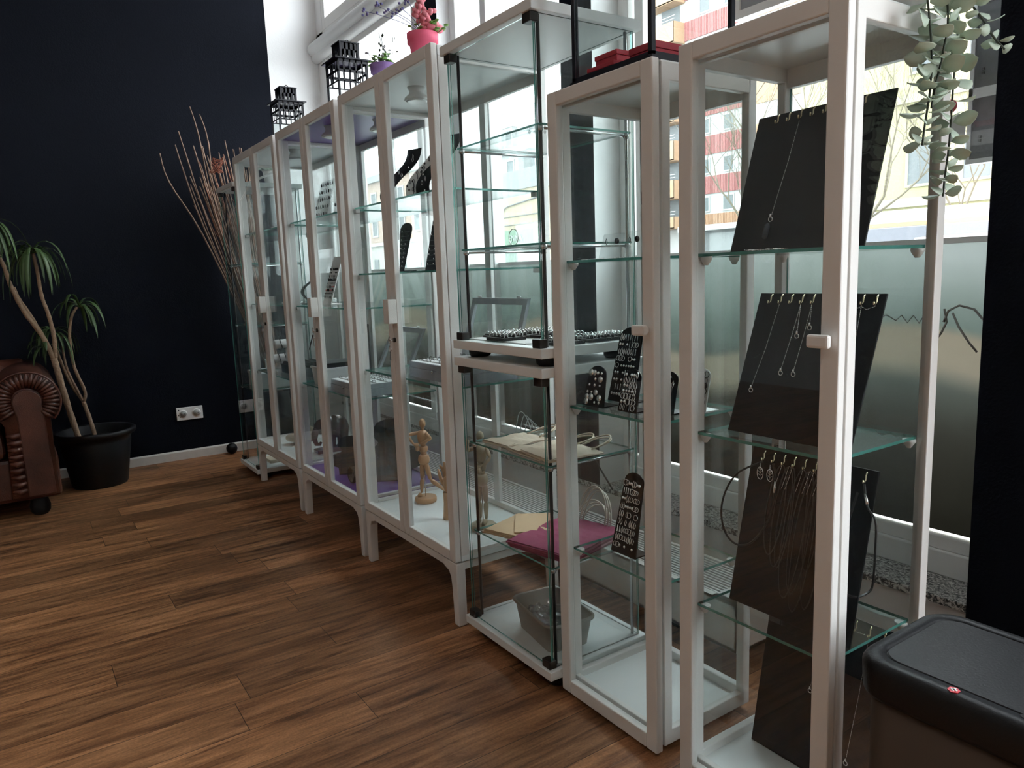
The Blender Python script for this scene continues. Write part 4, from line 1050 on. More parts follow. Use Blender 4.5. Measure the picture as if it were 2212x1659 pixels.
b.build('pad_rolls', m_velvet, jc); MB().tube([(.055, 2.63, z3w+.030), (.06, 2.63, z3w+.030)], .006, 10).build('clasp', m_chrome, jc)
def tbar(x, y, z, h, w_, label):
    t = thing('bracelet_stand', (x, y, z), label, 'bracelet stand')
    MB().lathe([(.035, 0), (.035, .008), (.016, .010), (.014, h-.02)], (x, y, z), 18).build('post', m_card, t)
    MB().tube([(x-w_/2, y, z+h), (x-w_/2+.004, y, z+h), (x+w_/2-.004, y, z+h), (x+w_/2, y, z+h)], [.020, .024, .024, .020], 20).build('cross_bar', m_card, t)
    for i in range(3):
        o = MB().tube([(x-w_*.28+w_*.26*i+.004*math.sin(2*a), y+.027*math.cos(a), z+h+.0005-.006+.031*math.sin(a)) for a in [2*PI*k/26 for k in range(26)]], .0030, 6, closed=True).build('bracelet', m_bead)
        tag(o, 'dark bracelet looped over '+label, 'bracelet', 'bracelets on '+label[:36])
    return t
tbar(.135, 2.900, z3w, .140, .15, 'tall white T-bar bracelet stand by the navy wall')
tbar(.105, 2.975, z3w, .055, .13, 'low white T-bar bracelet stand by the navy wall')
for i in range(8):
    p = (.07+.018*(i % 4), 2.60+.045*(i//4)+.008*i, .9865)
    o = MB().tube([(p[0]+.016*math.cos(a), p[1]+.014*math.sin(a), p[2]+.004+.001*(k % 2)) for k, a in enumerate([2*PI*q/16 for q in range(16)])], .0035, 6, closed=True).build('bracelet', m_silver)
    tag(o, 'knotted silver bracelet in a row on the middle shelf by the navy wall', 'bracelet', 'silver bracelets on the middle shelf')
b = MB(); b.box(.05, .24, 2.50, 2.80, 1.3555, 1.3655); o = b.build('striped_bracelet_pad', m_greyb)
tag(o, 'grey pad with bracelets striped across it on the top shelf by the navy wall', 'bracelet pad')
for i in range(8):
    tag(MB().tube([(.054+.18*j/8, 2.52+.034*i+.006*math.sin(j*1.2), 1.3692) for j in range(9)], .003, 6).build('bracelet', m_silver), 'silver bracelet laid across the grey pad on the top shelf', 'bracelet', 'bracelets on the grey pad')

# case by the navy wall: a few things on its shelves
tag(MB().box(.03, .26, 3.10, 3.36, .503, .575).build('white_box', m_panel, bevel=.002), 'white lidded box on the low shelf of the case at the navy wall', 'box')
bx = bpy.data.objects['white_box']; MB().box(.026, .264, 3.096, 3.364, .575, .592).build('lid', m_panel, bx)
tag(MB().lathe([(.024, 0), (.020, .01), (.020, .06), (.024, .062)], (.12, 3.24, .5925), 16).build('ring_holder', m_card), 'white cylinder holder on top of the white lidded box', 'holder')
tag(MB().box(.06, .22, 3.16, 3.30, .0575, .075).build('flat_box', m_kraft, bevel=.001), 'flat brown box on the base of the case at the navy wall', 'box')
t = thing('potted_plant', (.20, 3.18, 1.632), 'small white potted plant with pale leaves on top of the case at the navy wall', 'plant')
MB().lathe([(.030, 0), (.042, .075), (.045, .078), (.040, .070)], (.20, 3.18, 1.632), 20).build('pot', m_card, t)
b = MB()
for i in range(34):
    a = R.uniform(0, 2*PI); q = R.uniform(.02, .075); h = R.uniform(.01, .075)
    c = Vector((.20+q*math.cos(a), 3.18+q*math.sin(a), 1.632+.075+h)); b.ell(c, (.014, .010, .004), 6, 4)
    b.tube([(.20, 3.18, 1.70), c], .001, 4)
b.build('foliage', mat('pale_leaf', (.50, .58, .50), .5), t)
tag(MB().tube([(.06, 3.20, 1.6375), (.21, 3.10, 1.6375+.06)], .006, 8).build('white_branch', m_card), 'short white branch leaning on the case top beside the small plant', 'branch')

# ================================================================== ON TOP OF THE CABINETS
def lantern(x, y, z, w_, hb, ht, label):
    t = thing('house_lantern', (x, y, z), label, 'lantern'); h_ = w_/2; e = .007
    f = MB(); f.box(x-h_, x+h_, y-h_, y+h_, z, z+.008)
    for sx in (-1, 1):
        for sy in (-1, 1): f.box(x+sx*(h_-e/2)-e/2, x+sx*(h_-e/2)+e/2, y+sy*(h_-e/2)-e/2, y+sy*(h_-e/2)+e/2, z, z+hb)
    f.build('frame', m_bmetal, t)
    p = MB()      # pierced band: bars, rails and arched slots
    za, zb_ = z+hb*.52, z+hb
    for (ax, c0) in ((0, y-h_), (0, y+h_), (1, x-h_), (1, x+h_)):
        n = 5; L = 2*h_
        def bar(a0, a1, q0, q1):
            if ax == 0: p.box(x-h_+a0*L, x-h_+a1*L, c0-.001, c0+.001, q0, q1)
            else: p.box(c0-.001, c0+.001, y-h_+a0*L, y-h_+a1*L, q0, q1)
        for i in range(n+1): bar(i/n-.024 if i else 0, i/n+.024 if i < n else 1, za, zb_)
        bar(0, 1, zb_-.010, zb_); bar(0, 1, (za+zb_)/2-.006, (za+zb_)/2+.004)
        bar(0, 1, za, za+.005)
    p.build('pierced_band', m_bmetal, t)
    r = MB(); r.box(x-h_-.012, x+h_+.012, y-h_-.012, y+h_+.012, z+hb, z+hb+.005)
    k = h_*.58; zt_ = z+hb+.005
    for sx in (-1, 1):
        for sy in (-1, 1): r.box(x+sx*k-.004, x+sx*k+.004, y+sy*k-.004, y+sy*k+.004, zt_, zt_+ht)
    for i in range(3):
        q = -k+2*k*(i+1)/4
        for s in (-1, 1): r.box(x+q-.004, x+q+.004, y+s*k-.001, y+s*k+.001, zt_, zt_+ht); r.box(x+s*k-.001, x+s*k+.001, y+q-.004, y+q+.004, zt_, zt_+ht)
    for s in (-1, 1): r.box(x-k, x+k, y+s*k-.001, y+s*k+.001, zt_+ht*.62, zt_+ht); r.box(x+s*k-.001, x+s*k+.001, y-k, y+k, zt_+ht*.62, zt_+ht)
    r.box(x-k-.006, x+k+.006, y-k-.006, y+k+.006, zt_+ht, zt_+ht+.004); r.build('roof', m_bmetal, t)
    MB().tube([(x, y+k*math.cos(a)*1.5, zt_+ht*.55+.045*math.sin(a)*(-.2 if False else 1)) for a in [PI*i/12-.4 for i in range(12)]], .0018, 6).build('handle', m_bmetal, t)
    for ax, c0 in ((1, x-h_+.004), (1, x+h_-.006), (0, y-h_+.004), (0, y+h_-.006)):
        b = MB()
        if ax: b.box(c0, c0+.002, y-h_+e, y+h_-e, z+.008, za)
        else: b.box(x-h_+e, x+h_-e, c0, c0+.002, z+.008, za)
        b.build('pane', m_glass, t)
    return t
lantern(.085, 2.405+.06, 1.747, .118, .170, .060, 'black pierced house-shaped lantern against the navy wall edge')
lantern(.085, 1.665+.06, 1.747, .122, .172, .062, 'black pierced house-shaped lantern on the purple-topped cabinet')


def flower_pot(x, y, z, r, h, m, label):
    t = thing('flower_pot', (x, y, z), label, 'potted plant')
    MB().lathe([(r*.70, 0), (r*.86, h*.62), (r*.98, h*.64), (r, h), (r*.9, h), (r*.84, h*.8)], (x, y, z), 26, cap=True).build('pot', m, t)
    return t
def leafcluster(b, c, sp, n, sz, hi=0):
    for i in range(n):
        a, q = R.uniform(0, 2*PI), R.uniform(.1, 1); p = Vector((c[0]+sp*q*math.cos(a), c[1]+sp*q*math.sin(a), c[2]+R.uniform(0, 1)*sp*(.8+hi)))
        b.ell(p, (sz*R.uniform(.6, 1.1), sz*R.uniform(.6, 1.1), sz*.35), 6, 4); b.tube([(c[0], c[1], c[2]-.01), p], .0008, 4)
px_, py_, pz_ = .065, 1.355, 1.7465
t = flower_pot(px_, py_, pz_, .046, .078, m_ppot, 'small purple flower pot with green sprigs beside the second lantern')
b = MB(); leafcluster(b, (px_, py_, pz_+.078), .042, 26, .010); leafcluster(b, (px_-.02, py_+.045, pz_+.085), .02, 8, .009); b.build('foliage', m_green, t)
b = MB(); leafcluster(b, (px_-.005, py_-.01, pz_+.08), .055, 14, .008); b.build('grey_sprigs', mat('grey_sprig', (.45, .45, .50), .6), t)
b = MB()
for k in range(2):
    q = [(px_-.006, py_+.004+.004*k, pz_+.08), (px_+.004, py_+.004, pz_+.13), (px_-.004+.008*k, py_+.012, pz_+.185)]
    b.tube(q, .0009, 5)
    for i in range(5): b.ell((q[1][0]+R.uniform(-.012, .012), q[1][1]+R.uniform(-.01, .01), q[1][2]+R.uniform(-.02, .05)), (.004, .004, .005), 6, 4)
b.tube([(px_+.02, py_-.02, pz_+.08), (px_+.035, py_-.03, pz_+.165)], .0008, 4); b.tube([(px_+.022, py_-.02, pz_+.08), (px_+.028, py_-.03, pz_+.165)], .0008, 4)
b.build('dry_stems', m_stem, t)
px_, py_, pz_ = .035, 1.005, 1.7465
t = flower_pot(px_, py_, pz_, .048, .080, m_kpot, 'coral pink flower pot with pink blossom spikes at the cabinet end')
b = MB()
for (tip, n) in (((.045, 1.00, .205), 34), ((.060, .985, .150), 22), ((.03, 1.01, .165), 22)):
    for i in range(n):
        s = i/n; c = Vector((px_+(tip[0]-px_)*s+.012*math.sin(s*7), py_+(tip[1]-py_)*s, pz_+.085+(tip[2]-.085)*s))
        a = i*2.4; b.ell(c+Vector((.011*math.cos(a), .011*math.sin(a), 0))*(1.15-s*.6), (.0085, .0085, .0075), 6, 4)
b.build('blossom_spike', m_pink, t)
b = MB()
for i in range(3): b.ell((px_+.02+.012*i, py_-.025, pz_+.095+.008*(i % 2)), (.016, .010, .014), 8, 6)
b.build('blossom', mat('rose_blossom', (.85, .22, .30), .6), t)
b = MB(); leafcluster(b, (px_+.03, py_-.03, pz_+.085), .035, 20, .010); leafcluster(b, (px_, py_, pz_+.08), .04, 16, .008); b.build('foliage', m_green, t)
b = MB()
for i in range(5):
    tip = Vector((px_-.03-.020*i+.01*math.sin(i), py_+.03+.028*i, pz_+.17+.010*math.cos(i*2)))
    b.tube(bez((px_, py_, pz_+.08), (px_-.01, py_+.015*i, pz_+.13), tip, 6), .0009, 4)
    for k in range(6): b.ell(tip+Vector((R.uniform(-.016, .01), R.uniform(-.012, .016), R.uniform(-.018, .012))), (.0048, .0048, .004), 6, 4)
b.build('violet_sprays', m_viol, t)
b = MB()
for i in range(5): b.tube(bez((px_-.01, py_, pz_+.08), (px_-.012+.004*i, py_+.01*i, pz_+.2), (px_-.05+.022*i, py_+.04*i-.05, pz_+.30), 7), .0009, 4)
b.build('grass_blades', mat('grey_green_blade', (.32, .36, .28), .6), t)

# ================================================================== TRAILING EUCALYPTUS ON THE NEAR CABINET
t = thing('trailing_eucalyptus', (.22, -.375, RH), 'trailing eucalyptus vine in a white pot spilling over the cabinet top by the bin', 'plant')
MB().lathe([(.035, 0), (.045, .09), (.048, .092), (.042, .08)], (.22, -.375, RH), 20).build('pot', m_card, t)
def vine(path, nl, sz, far=False):
    P = smooth_path(path, 6)
    MB().tube(P, .0017, 6).build('stem', m_stem, t)
    for i in range(nl):
        s = (i+.6)/nl; k = min(len(P)-2, int(s*(len(P)-1))); p = P[k]; d = (P[k+1]-P[k]).normalized()
        for q in (0, 1):
            a = i*1.57+q*PI+R.uniform(-.35, .35); side = Vector((math.cos(a), math.sin(a)*.8, R.uniform(-.1, .28))).normalized()
            L = sz*1.05*(1.05-.35*s)*R.uniform(.85, 1.15); wd = Matrix.Rotation(R.uniform(-1.35, 1.35), 3, side) @ side.cross(d).normalized(); nv = side.cross(wd).normalized()
            b = MB(); c = p+side*.003; rows = [(0, .0), (.18, .30), (.42, .52), (.68, .50), (.88, .30), (1, 0.04)]
            vs = []; 
            for (u_, w_) in rows:
                cc = c+side*L*u_-nv*L*.10*math.sin(PI*u_)
                vs += [cc-wd*L*w_*.72, cc+nv*L*.03, cc+wd*L*w_*.72]
            vs2 = [v_+nv*.0007 for v_ in vs]; K = 18; fs = []
            for r_ in range(5):
                for j in range(2):
                    a_ = r_*3+j; fs += [(a_, a_+1, a_+4, a_+3), (K+a_, K+a_+3, K+a_+4, K+a_+1)]
                fs += [(r_*3, r_*3+3, K+r_*3+3, K+r_*3), (r_*3+2, K+r_*3+2, K+r_*3+5, r_*3+5)]
            b.add(vs+vs2, fs, 0, True); b.build('leaf', m_euc, t)
zt = RH
vine([(.20, -.385, zt+.09), (.185, -.425, zt+.075), (.165, -.445, zt+.0), (.178, -.448, zt-.07), (.182, -.448, zt-.13), (.165, -.450, zt-.20), (.160, -.450, zt-.23)], 20, .040)
vine([(.22, -.385, zt+.09), (.225, -.430, zt+.06), (.222, -.450, zt-.02), (.205, -.452, zt-.09), (.19, -.450, zt-.14), (.183, -.450, zt-.17)], 20, .042)
vine([(.24, -.385, zt+.09), (.25, -.435, zt+.05), (.245, -.455, zt-.04), (.238, -.456, zt-.13), (.236, -.456, zt-.20), (.232, -.456, zt-.24), (.225, -.456, zt-.28), (.222, -.456, zt-.31)], 24, .036)
vine([(.25, -.385, zt+.09), (.262, -.44, zt+.03), (.272, -.475, zt-.02), (.290, -.49, zt-.055), (.310, -.50, zt-.075)], 9, .030)

# ================================================================== BIN
t = thing('waste_bin', (.05, -.695, 0), 'bronze steel bin with flat black lid in the near corner by the cabinet', 'bin')
def rrect(x0, x1, y0, y1, r, n=7):
    out = []
    for cx, cy, a0 in ((x1-r, y1-r, 0), (x0+r, y1-r, PI/2), (x0+r, y0+r, PI), (x1-r, y0+r, 1.5*PI)):
        for i in range(n): a = a0+PI/2*i/(n-1); out.append((cx+r*math.cos(a), cy+r*math.sin(a)))
    return out
bx0, bx1, by0, by1 = -.080, .185, -.895, -.497
def stack(name, m, lv, par):
    b = MB(); n = 28; vs = []
    for (ins, z, r) in lv: vs += [(x, y, z) for x, y in rrect(bx0+ins, bx1-ins, by0+ins, by1-ins, r)]
    b.add(vs, [(i*n+j, i*n+(j+1) % n, (i+1)*n+(j+1) % n, (i+1)*n+j) for i in range(len(lv)-1) for j in range(n)], 0, True)
    b.f += [list(range(n-1, -1, -1)), [(len(lv)-1)*n+j for j in range(n)]]; b.mi += [0, 0]; b.sm += [False, False]; return b.build(name, m, par)
stack('bin_body', m_steel, [(.016, .012, .04), (.014, .02, .04), (.014, .452, .04)], t)
lid = stack('bin_lid', m_black, [(.004, .440, .05), (.002, .446, .05), (.0, .488, .052), (.004, .496, .05), (.010, .500, .046), (.028, .500, .034), (.029, .4965, .034), (.031, .4965, .033), (.032, .500, .033)], t)
b = MB(); b.prism([(.018*math.cos(a)*.45, .018*math.sin(a)*.45) for a in [2*PI*i/6 for i in range(6)]], (bx0+.017, -.644, .5003), (1, 0, 0), (0, 1, 0), (0, 0, .0012)); b.build('badge', mat('red_badge', (.55, .01, .03), .3), lid)
b = MB(); b.box(bx0+.0125, bx0+.0215, -.6455, -.6425, .5015, .5022).box(bx0+.0155, bx0+.0185, -.6485, -.6395, .5015, .5022); b.build('badge_cross', m_card, lid)
MB().prism(rrect(-.005, .005, -.018, .018, .0049, 5), (bx0+.026, -.742, .5002), (1, 0, 0), (0, 1, 0), (0, 0, .0006)).build('lid_slot', mat('matte_black', (.006, .006, .006), .9), lid)
stack('bin_foot', m_black, [(.02, 0, .04), (.018, .012, .04)], t)

# ================================================================== NAVY WALL SIDE
# double socket, left half with damaged cover
t = thing('wall_socket', (-.216, YB-.004, .29), 'white double wall socket on the navy wall with scuffed left half', 'wall socket')
b = MB().box(-.295, -.138, YB-.011, YB-.0005, .250, .332); b.build('cover_plate', m_card, t, bevel=.003)
for x in (-.256, -.177):
    MB().tube([(x, YB-.0135, .291), (x, YB-.010, .291)], .026, 24).build('socket_rim', m_frame, t)
    s = MB().tube([(x, YB-.0138, .291), (x, YB-.0134, .291)], .020, 24).build('socket_well', mat('socket_grey', (.35, .35, .34), .5), t)
    MB().tube([(x-.009, YB-.0142, .291), (x-.009, YB-.0136, .291)], .0028, 8).tube([(x+.009, YB-.0142, .291), (x+.009, YB-.0136, .291)], .0028, 8).build('pin_hole', m_black, s)
b = MB()
for i in range(9): b.ell((-.285+.012*R.random()+.020*(i % 2)*R.random(), YB-.0112, .272+.045*R.random()), (.004, .0006, .003+.003*R.random()), 7, 4)
b.build('scuff_mark', m_black, t)
tag(MB().ell((.006, 3.845, .0352), (.035, .035, .035), 20, 14).build('black_ball', m_black), 'shiny black ball on the floor at the white skirting', 'ball')

# dracaena in a black pot
PX, PY = -.772, 3.615
t = thing('potted_dracaena', (PX, PY, 0), 'tall dracaena with bare forked stems in a big black pot by the sofa', 'plant')
MB().lathe([(.138, 0), (.142, .01), (.178, .245), (.176, .25), (.184, .28), (.203, .285), (.209, .296), (.208, .31), (.199, .316), (.182, .31), (.172, .26)], (PX, PY, 0), 40).build('pot', m_black, t)
MB().lathe([(.0, .255), (.173, .258)], (PX, PY, 0), 30, cap=False).build('soil', m_soil, t)
DB = []
def stemp(pts, r0, r1):
    P = smooth_path([(x, PY-.015*0+dy, z) for x, dy, z in pts], 5); n = len(P); b = MB().tube(P, [.8*(r0+(r1-r0)*i/(n-1))*(1+.08*math.sin(i*2.2)) for i in range(n)], 10)
    b.build('trunk', m_bark, t); return P[-1]
b0 = (-.875+.04, 0, .24)
stemp([(-.850, -.05, .25), (-.885, -.05, .45), (-.915, -.06, .66), (-.925, -.06, .735)], .019, .021)
t1 = stemp([(-.925, -.06, .73), (-.965, -.07, .86), (-1.03, -.08, .99), (-1.075, -.09, 1.13), (-1.09, -.09, 1.22), (-1.13, -.09, 1.35), (-1.145, -.09, 1.43)], .016, .010)
t1b = stemp([(-.920, -.05, .73), (-.955, -.03, .84), (-1.005, -.02, .97), (-1.045, -.02, 1.06), (-1.060, -.02, 1.12)], .014, .008)
t2 = stemp([(-.918, -.06, .73), (-.912, -.07, .85), (-.925, -.08, .97), (-.945, -.08, 1.07), (-.950, -.08, 1.20), (-.958, -.08, 1.29)], .014, .010)
stemp([(-.768, .02, .25), (-.785, .02, .36), (-.808, .02, .475)], .015, .013)
t3 = stemp([(-.808, .02, .475), (-.850, .03, .56), (-.880, .03, .66), (-.905, .04, .78), (-.915, .04, .86)], .011, .008)
t3b = stemp([(-.808, .02, .475), (-.850, .00, .60), (-.872, .00, .70), (-.875, .00, .85)], .009, .007)
t4 = stemp([(-.806, .02, .475), (-.795, .01, .53), (-.830, .00, .66), (-.838, .00, .76), (-.835, .00, .86), (-.815, .00, .95), (-.785, .00, 1.0)], .011, .009)
def crown(c, n, L, droop=1.0, side=None):
    for i in range(n):
        a = 2*PI*i/n*1.0+R.uniform(-.3, .3); el = R.uniform(.1, 1.25); ll = L*R.uniform(.65, 1.1)
        d = Vector((math.cos(a)*math.cos(el), math.sin(a)*math.cos(el)*.8, math.sin(el)))
        if side: d = (d+Vector(side)*.5).normalized()
        K = 9; P = []; p = Vector(c); v = d.copy()
        for k in range(K+1):
            P.append(p.copy()); p = p+v*ll/K; v = (v+Vector((0, 0, -.36*droop))).normalized()
            if p.y > YB-.02: p.y = YB-.02
        b = MB(); vs = []
        for k, q in enumerate(P):
            tn = (P[min(k+1, K)]-P[max(k-1, 0)]).normalized(); wv = tn.cross(Vector((0, 0, 1))); wv = wv.normalized() if wv.length > .05 else Vector((1, 0, 0))
            wd = .0095*math.sin(PI*(.12+.88*k/K))**.7*(1 if k < K else .1); nr = wv.cross(tn)
            vs += [q-wv*wd, q+nr*-.0025, q+wv*wd]
        fs = []; vb = [q+Vector((0, 0, -.0008)) for q in vs]; o_ = len(vs)
        for k in range(K):
            for j in range(2): a_ = k*3+j; fs += [(a_, a_+1, a_+4, a_+3), (o_+a_, o_+a_+3, o_+a_+4, o_+a_+1)]
            fs += [(k*3, k*3+3, o_+k*3+3, o_+k*3), (k*3+2, o_+k*3+2, o_+k*3+5, k*3+5)]
        b.add(vs+vb, fs, 0, True); b.build('leaf', m_drac, t)
crown(t1, 26, .34, 1.6); crown(t2, 28, .33, 1.6); crown(t3, 22, .24, 1.7); crown(t4+Vector((.01, 0, .0)), 14, .24, 1.2, (.4, 0, 0)); crown(Vector((-.96, 3.57, .80)), 6, .15, .9, (-1, 0, 0))

# bundle of branches in a floor vase in the corner
t = thing('floor_vase', (.31, 3.70, 0), 'tall dark floor vase in the navy corner behind the glass case', 'vase')
MB().lathe([(.06, 0), (.085, .08), (.075, .24), (.05, .36), (.055, .40), (.048, .39), (.045, .3)], (.31, 3.70, 0), 24).build('vase_body', m_black, t)
tips = [(-.285, 3.62, 1.845, 'long bent bare branch reaching furthest out over the navy wall'), (-.195, 3.64, 1.90, 'long bare branch second from the outermost'), (-.178, 3.60, 1.97, 'long dark branch crossing behind the others'), (-.100, 3.62, 2.115, 'tallest bare branch rising over the bundle'), (-.045, 3.64, 2.08, 'thick forked branch just beside the tallest')]
for x, y, z, lb in tips:
    b = MB(); r0 = .0062; mid = (.08+(x-.08)*.52+R.uniform(-.02, .02), 3.66, .95+(z-.95)*.5)
    P = smooth_path([(.31, 3.70, .32), (.165+x*.08, 3.68, .80), mid, (x+.035, y, z-.16), (x, y, z)], 4)
    b.tube(P, [r0*(1-.55*i/len(P))*(1+.1*math.sin(i*1.7)) for i in range(len(P))], 7)
    q = P[int(len(P)*.55)]; b.tube([q, q+Vector((-.018, -.01, .03))], .0022, 5)
    tag(b.build('bare_branch', m_twig), lb, 'branch')
for i in range(58):
    x = -.13+.36*(R.random()**.9); z = R.uniform(1.62, 1.95)-.12*max(0, x-.12); y = R.uniform(3.52, 3.84)
    if y < 3.45: y = 3.5
    b = MB(); a0 = R.uniform(-.03, .03)
    P = smooth_path([(.31+a0*.5, 3.70+R.uniform(-.02, .02), .30), (.30+(x-.30)*.35+R.uniform(-.02, .02), 3.70+(y-3.7)*.4, .30+(z-.3)*.36), (.30+(x-.30)*.72+R.uniform(-.02, .02), 3.70+(y-3.7)*.75, .30+(z-.3)*.72), (x, y, z)], 4)
    b.tube(P, [.0058*(1-.5*k/len(P)) for k in range(len(P))], 6)
    if i % 3 == 0: q = P[-4]; b.tube([q, q+Vector((R.uniform(-.05, .05), -.01, R.uniform(.02, .09)))], .0016, 5)
    if i % 4 == 0: q = P[-6]; b.tube([q, q+Vector((R.uniform(-.04, .04), .01, R.uniform(.04, .10)))], .0018, 5)
    o = b.build('bundled_branch', m_twig if i % 3 else mat('reddish_twig', (.32, .14, .09), .8)); tag(o, 'thin reddish-brown branch in the dense corner bundle', 'branch', 'branches in the corner bundle')
b = MB()
P = [(-.01+.05*math.cos(i*1.9)*math.sin(i*.7)+.02, 3.56+.03*math.sin(i*2.3), 1.78+.045*math.sin(i*1.3)) for i in range(40)]
b.tube(P, .0018, 5); tag(b.build('tangled_twig', mat('red_twig', (.30, .09, .05), .8)), 'tangle of reddish twigs caught high in the branch bundle', 'twigs')

# chesterfield sofa, only its arm end in view
SX = -.938; SY0, SY1 = 3.10, 3.88
t = thing('chesterfield_sofa', (-1.85, 3.49, 0), 'worn brown leather chesterfield sofa with rolled pleated arm against the navy wall', 'sofa')
cxr, czr, rr_ = -1.075, .575, .142
def armprof(k=1.0, n=26):
    pts = [(-1.035*1+0, .10)]
    pts = [(-.985, .10), (-.985, .50)]
    pts += [(cxr+rr_*k*math.cos(a), czr+rr_*k*math.sin(a)) for a in [-.45+(PI+.9)*i/n for i in range(n+1)]]
    pts += [(-1.175, .46), (-1.185, .10)]
    return pts
b = MB(); pf = armprof(); n = len(pf); ys = [SY0+.02, SY0+.006, SY0, SY0+.006]
vs = []; sc_ = [(SY1, 1), (SY0+.03, 1), (SY0+.010, .985), (SY0, .95)]
for y, s in sc_: vs += [(-1.08+(x+1.08)*s, y, .40+(z-.40)*s) for x, z in pf]
b.add(vs, [(i*n+j, i*n+(j+1) % n, (i+1)*n+(j+1) % n, (i+1)*n+j) for i in range(3) for j in range(n)]+[tuple(range(n)), tuple(3*n+j for j in range(n-1, -1, -1))], 0, True)
arm = b.build('arm', m_leather, t)
b = MB()   # pleats fanned round the scroll and down the front column
for i in range(27):
    a = -.75+(PI+1.35)*i/26; ca, sa = math.cos(a), math.sin(a)
    b.tube([(cxr+.066*ca, SY0-.002, czr+.066*sa), (cxr+.10*ca, SY0-.017, czr+.10*sa), (cxr+.134*ca, SY0-.006, czr+.134*sa)], [.006, .0105, .007], 8)
b.build('pleats', m_leather, arm); b = MB()
for s, xx in ((1, -1.145),):
    for i in range(9): b.tube([(xx-.030, SY0-.004, .42-.034*i), (xx, SY0-.013, .415-.034*i), (xx+.026, SY0-.005, .42-.034*i)], [.007, .015, .010], 8)
b.build('pleats', m_leather, arm)
b = MB()   # smooth panel inside the pleats
pp = [(-1.028, .11), (-1.028, .50)]+[(cxr+.062*math.cos(a), czr-.005+.062*math.sin(a)) for a in [-.3+(PI+.6)*i/14 for i in range(15)]]+[(-1.118, .50), (-1.118, .11)]
pp = [(-1.000, .11), (-1.010, .50)]+pp[2:-2]+[(-1.122, .50), (-1.115, .11)]
b.prism(pp, (0, SY0-.012, 0), (1, 0, 0), (0, 0, 1), (0, .03, 0)); b.build('arm_panel', m_leather, arm, bevel=.006)
b = MB(); b.tube([(cxr+.140*math.cos(a), SY0-.006, czr+.140*math.sin(a)) for a in [-.75+(PI+1.2)*i/30 for i in range(31)]], .005, 8)
b.build('piping', m_leather, arm)
MB().box(-2.75, -.975, SY0+.03, SY1, .085, .30).build('seat_base', m_leather, t, bevel=.02)
for i, x in enumerate((-1.70, -2.22)):
    MB().box(x+.005, x+.515, SY0+.0, SY1-.22, .30, .44).build('seat_cushion', m_leather, t, bevel=.035)
b = MB(); b.box(-2.75, -1.02, SY1-.17, SY1-.005, .30, .62); b.tube([(-2.75, SY1-.13, .62), (-1.06, SY1-.13, .62)], .115, 20); b.build('backrest', m_leather, t, bevel=.02)
for x in (-1.075, -2.6):
    for y in (SY0+.08, SY1-.1): MB().lathe([(.030, 0), (.043, .018), (.046, .045), (.038, .075), (.040, .09)], (x, y, 0), 20).build('foot', m_black, t)

# cables lying on the sill
for i in range(7):
    y = 1.50+.035*i; P = [(.84+.02*math.sin(i), y-.12, .2425), (.85, y-.04, .32+.014*i), (.86, y+.05, .37+.012*i), (.87, y+.12, .29), (.865, y+.16, .2425)]
    tag(MB().tube(smooth_path(P), .0021, 6).build('white_cable', m_card), 'thin white wire looping up from the granite sill behind the paper bags', 'cable', 'white wires on the sill')
tag(MB().tube(smooth_path([(.785, 1.02, .2445), (.785, 1.16, .40), (.785, 1.18, .60), (.785, 1.24, .58), (.80, 1.36, .38), (.84, 1.44, .26), (.83, 1.5, .2445)]), .0035, 7).build('black_cable', m_black), 'black cable rising from the sill in front of the window pier', 'cable')
# framed panel hung in the near window
t = thing('framed_poster', (.75, .10, 1.80), 'grey panel with white frame hanging in the window above the near cabinet', 'poster')
MB().frame_x(.735, .76, -.24, .41, 1.80, 2.35, .022, .022).build('panel_frame', m_frame, t)
MB().box(.742, .754, -.222, .392, 1.82, 2.33).build('panel_back', mat('grey_backing', (.34, .35, .37), .6), t)
tag(MB().tube([(.748, .395, 2.35), (.83, .395, 2.47)], .002, 6).build('hanging_wire', m_chrome), 'thin wire holding the grey panel at the window head', 'wire', 'panel wires')

# ================================================================== OUTSIDE
m_road = mat('asphalt', (.30, .30, .30), .9, var=.2, vscale=2); m_pave = mat('paving', (.5, .5, .49), .9, var=.15, vscale=1.5)
struct(MB().box(1.0, 4.2, -30, 110, -.2, -.12).build('sidewalk', m_pave)); struct(MB().box(4.2, 60, -40, 130, -.3, -.22).build('road', m_road))
m_fw = mat('render_white', (.34, .34, .335), .9); m_fr = mat('red_cladding', (.27, .105, .10), .8); m_fo = mat('orange_cladding', (.31, .20, .12), .8)
m_ox = mat('light_orange_cladding', (.31, .175, .105), .8); m_fg = mat('shop_grey', (.13, .135, .14), .7); m_wp = mat('pale_window', (.13, .14, .145), .6, spec=.2); m_wf = mat('window_white', (.36, .36, .36), .6)
t = thing('apartment_building', (46, 34, -.22), 'apartment block across the street banded in red, orange and white', 'building')
bz = [(3.91, 4.63), (6.01, 7.19), (8.65, 9.88), (11.25, 12.49), (13.9, 15.14), (16.55, 17.8), (19.2, 20.4)]
MB().box(40, 54, 27, 42, -.22, 23).build('wall', m_fw, t)
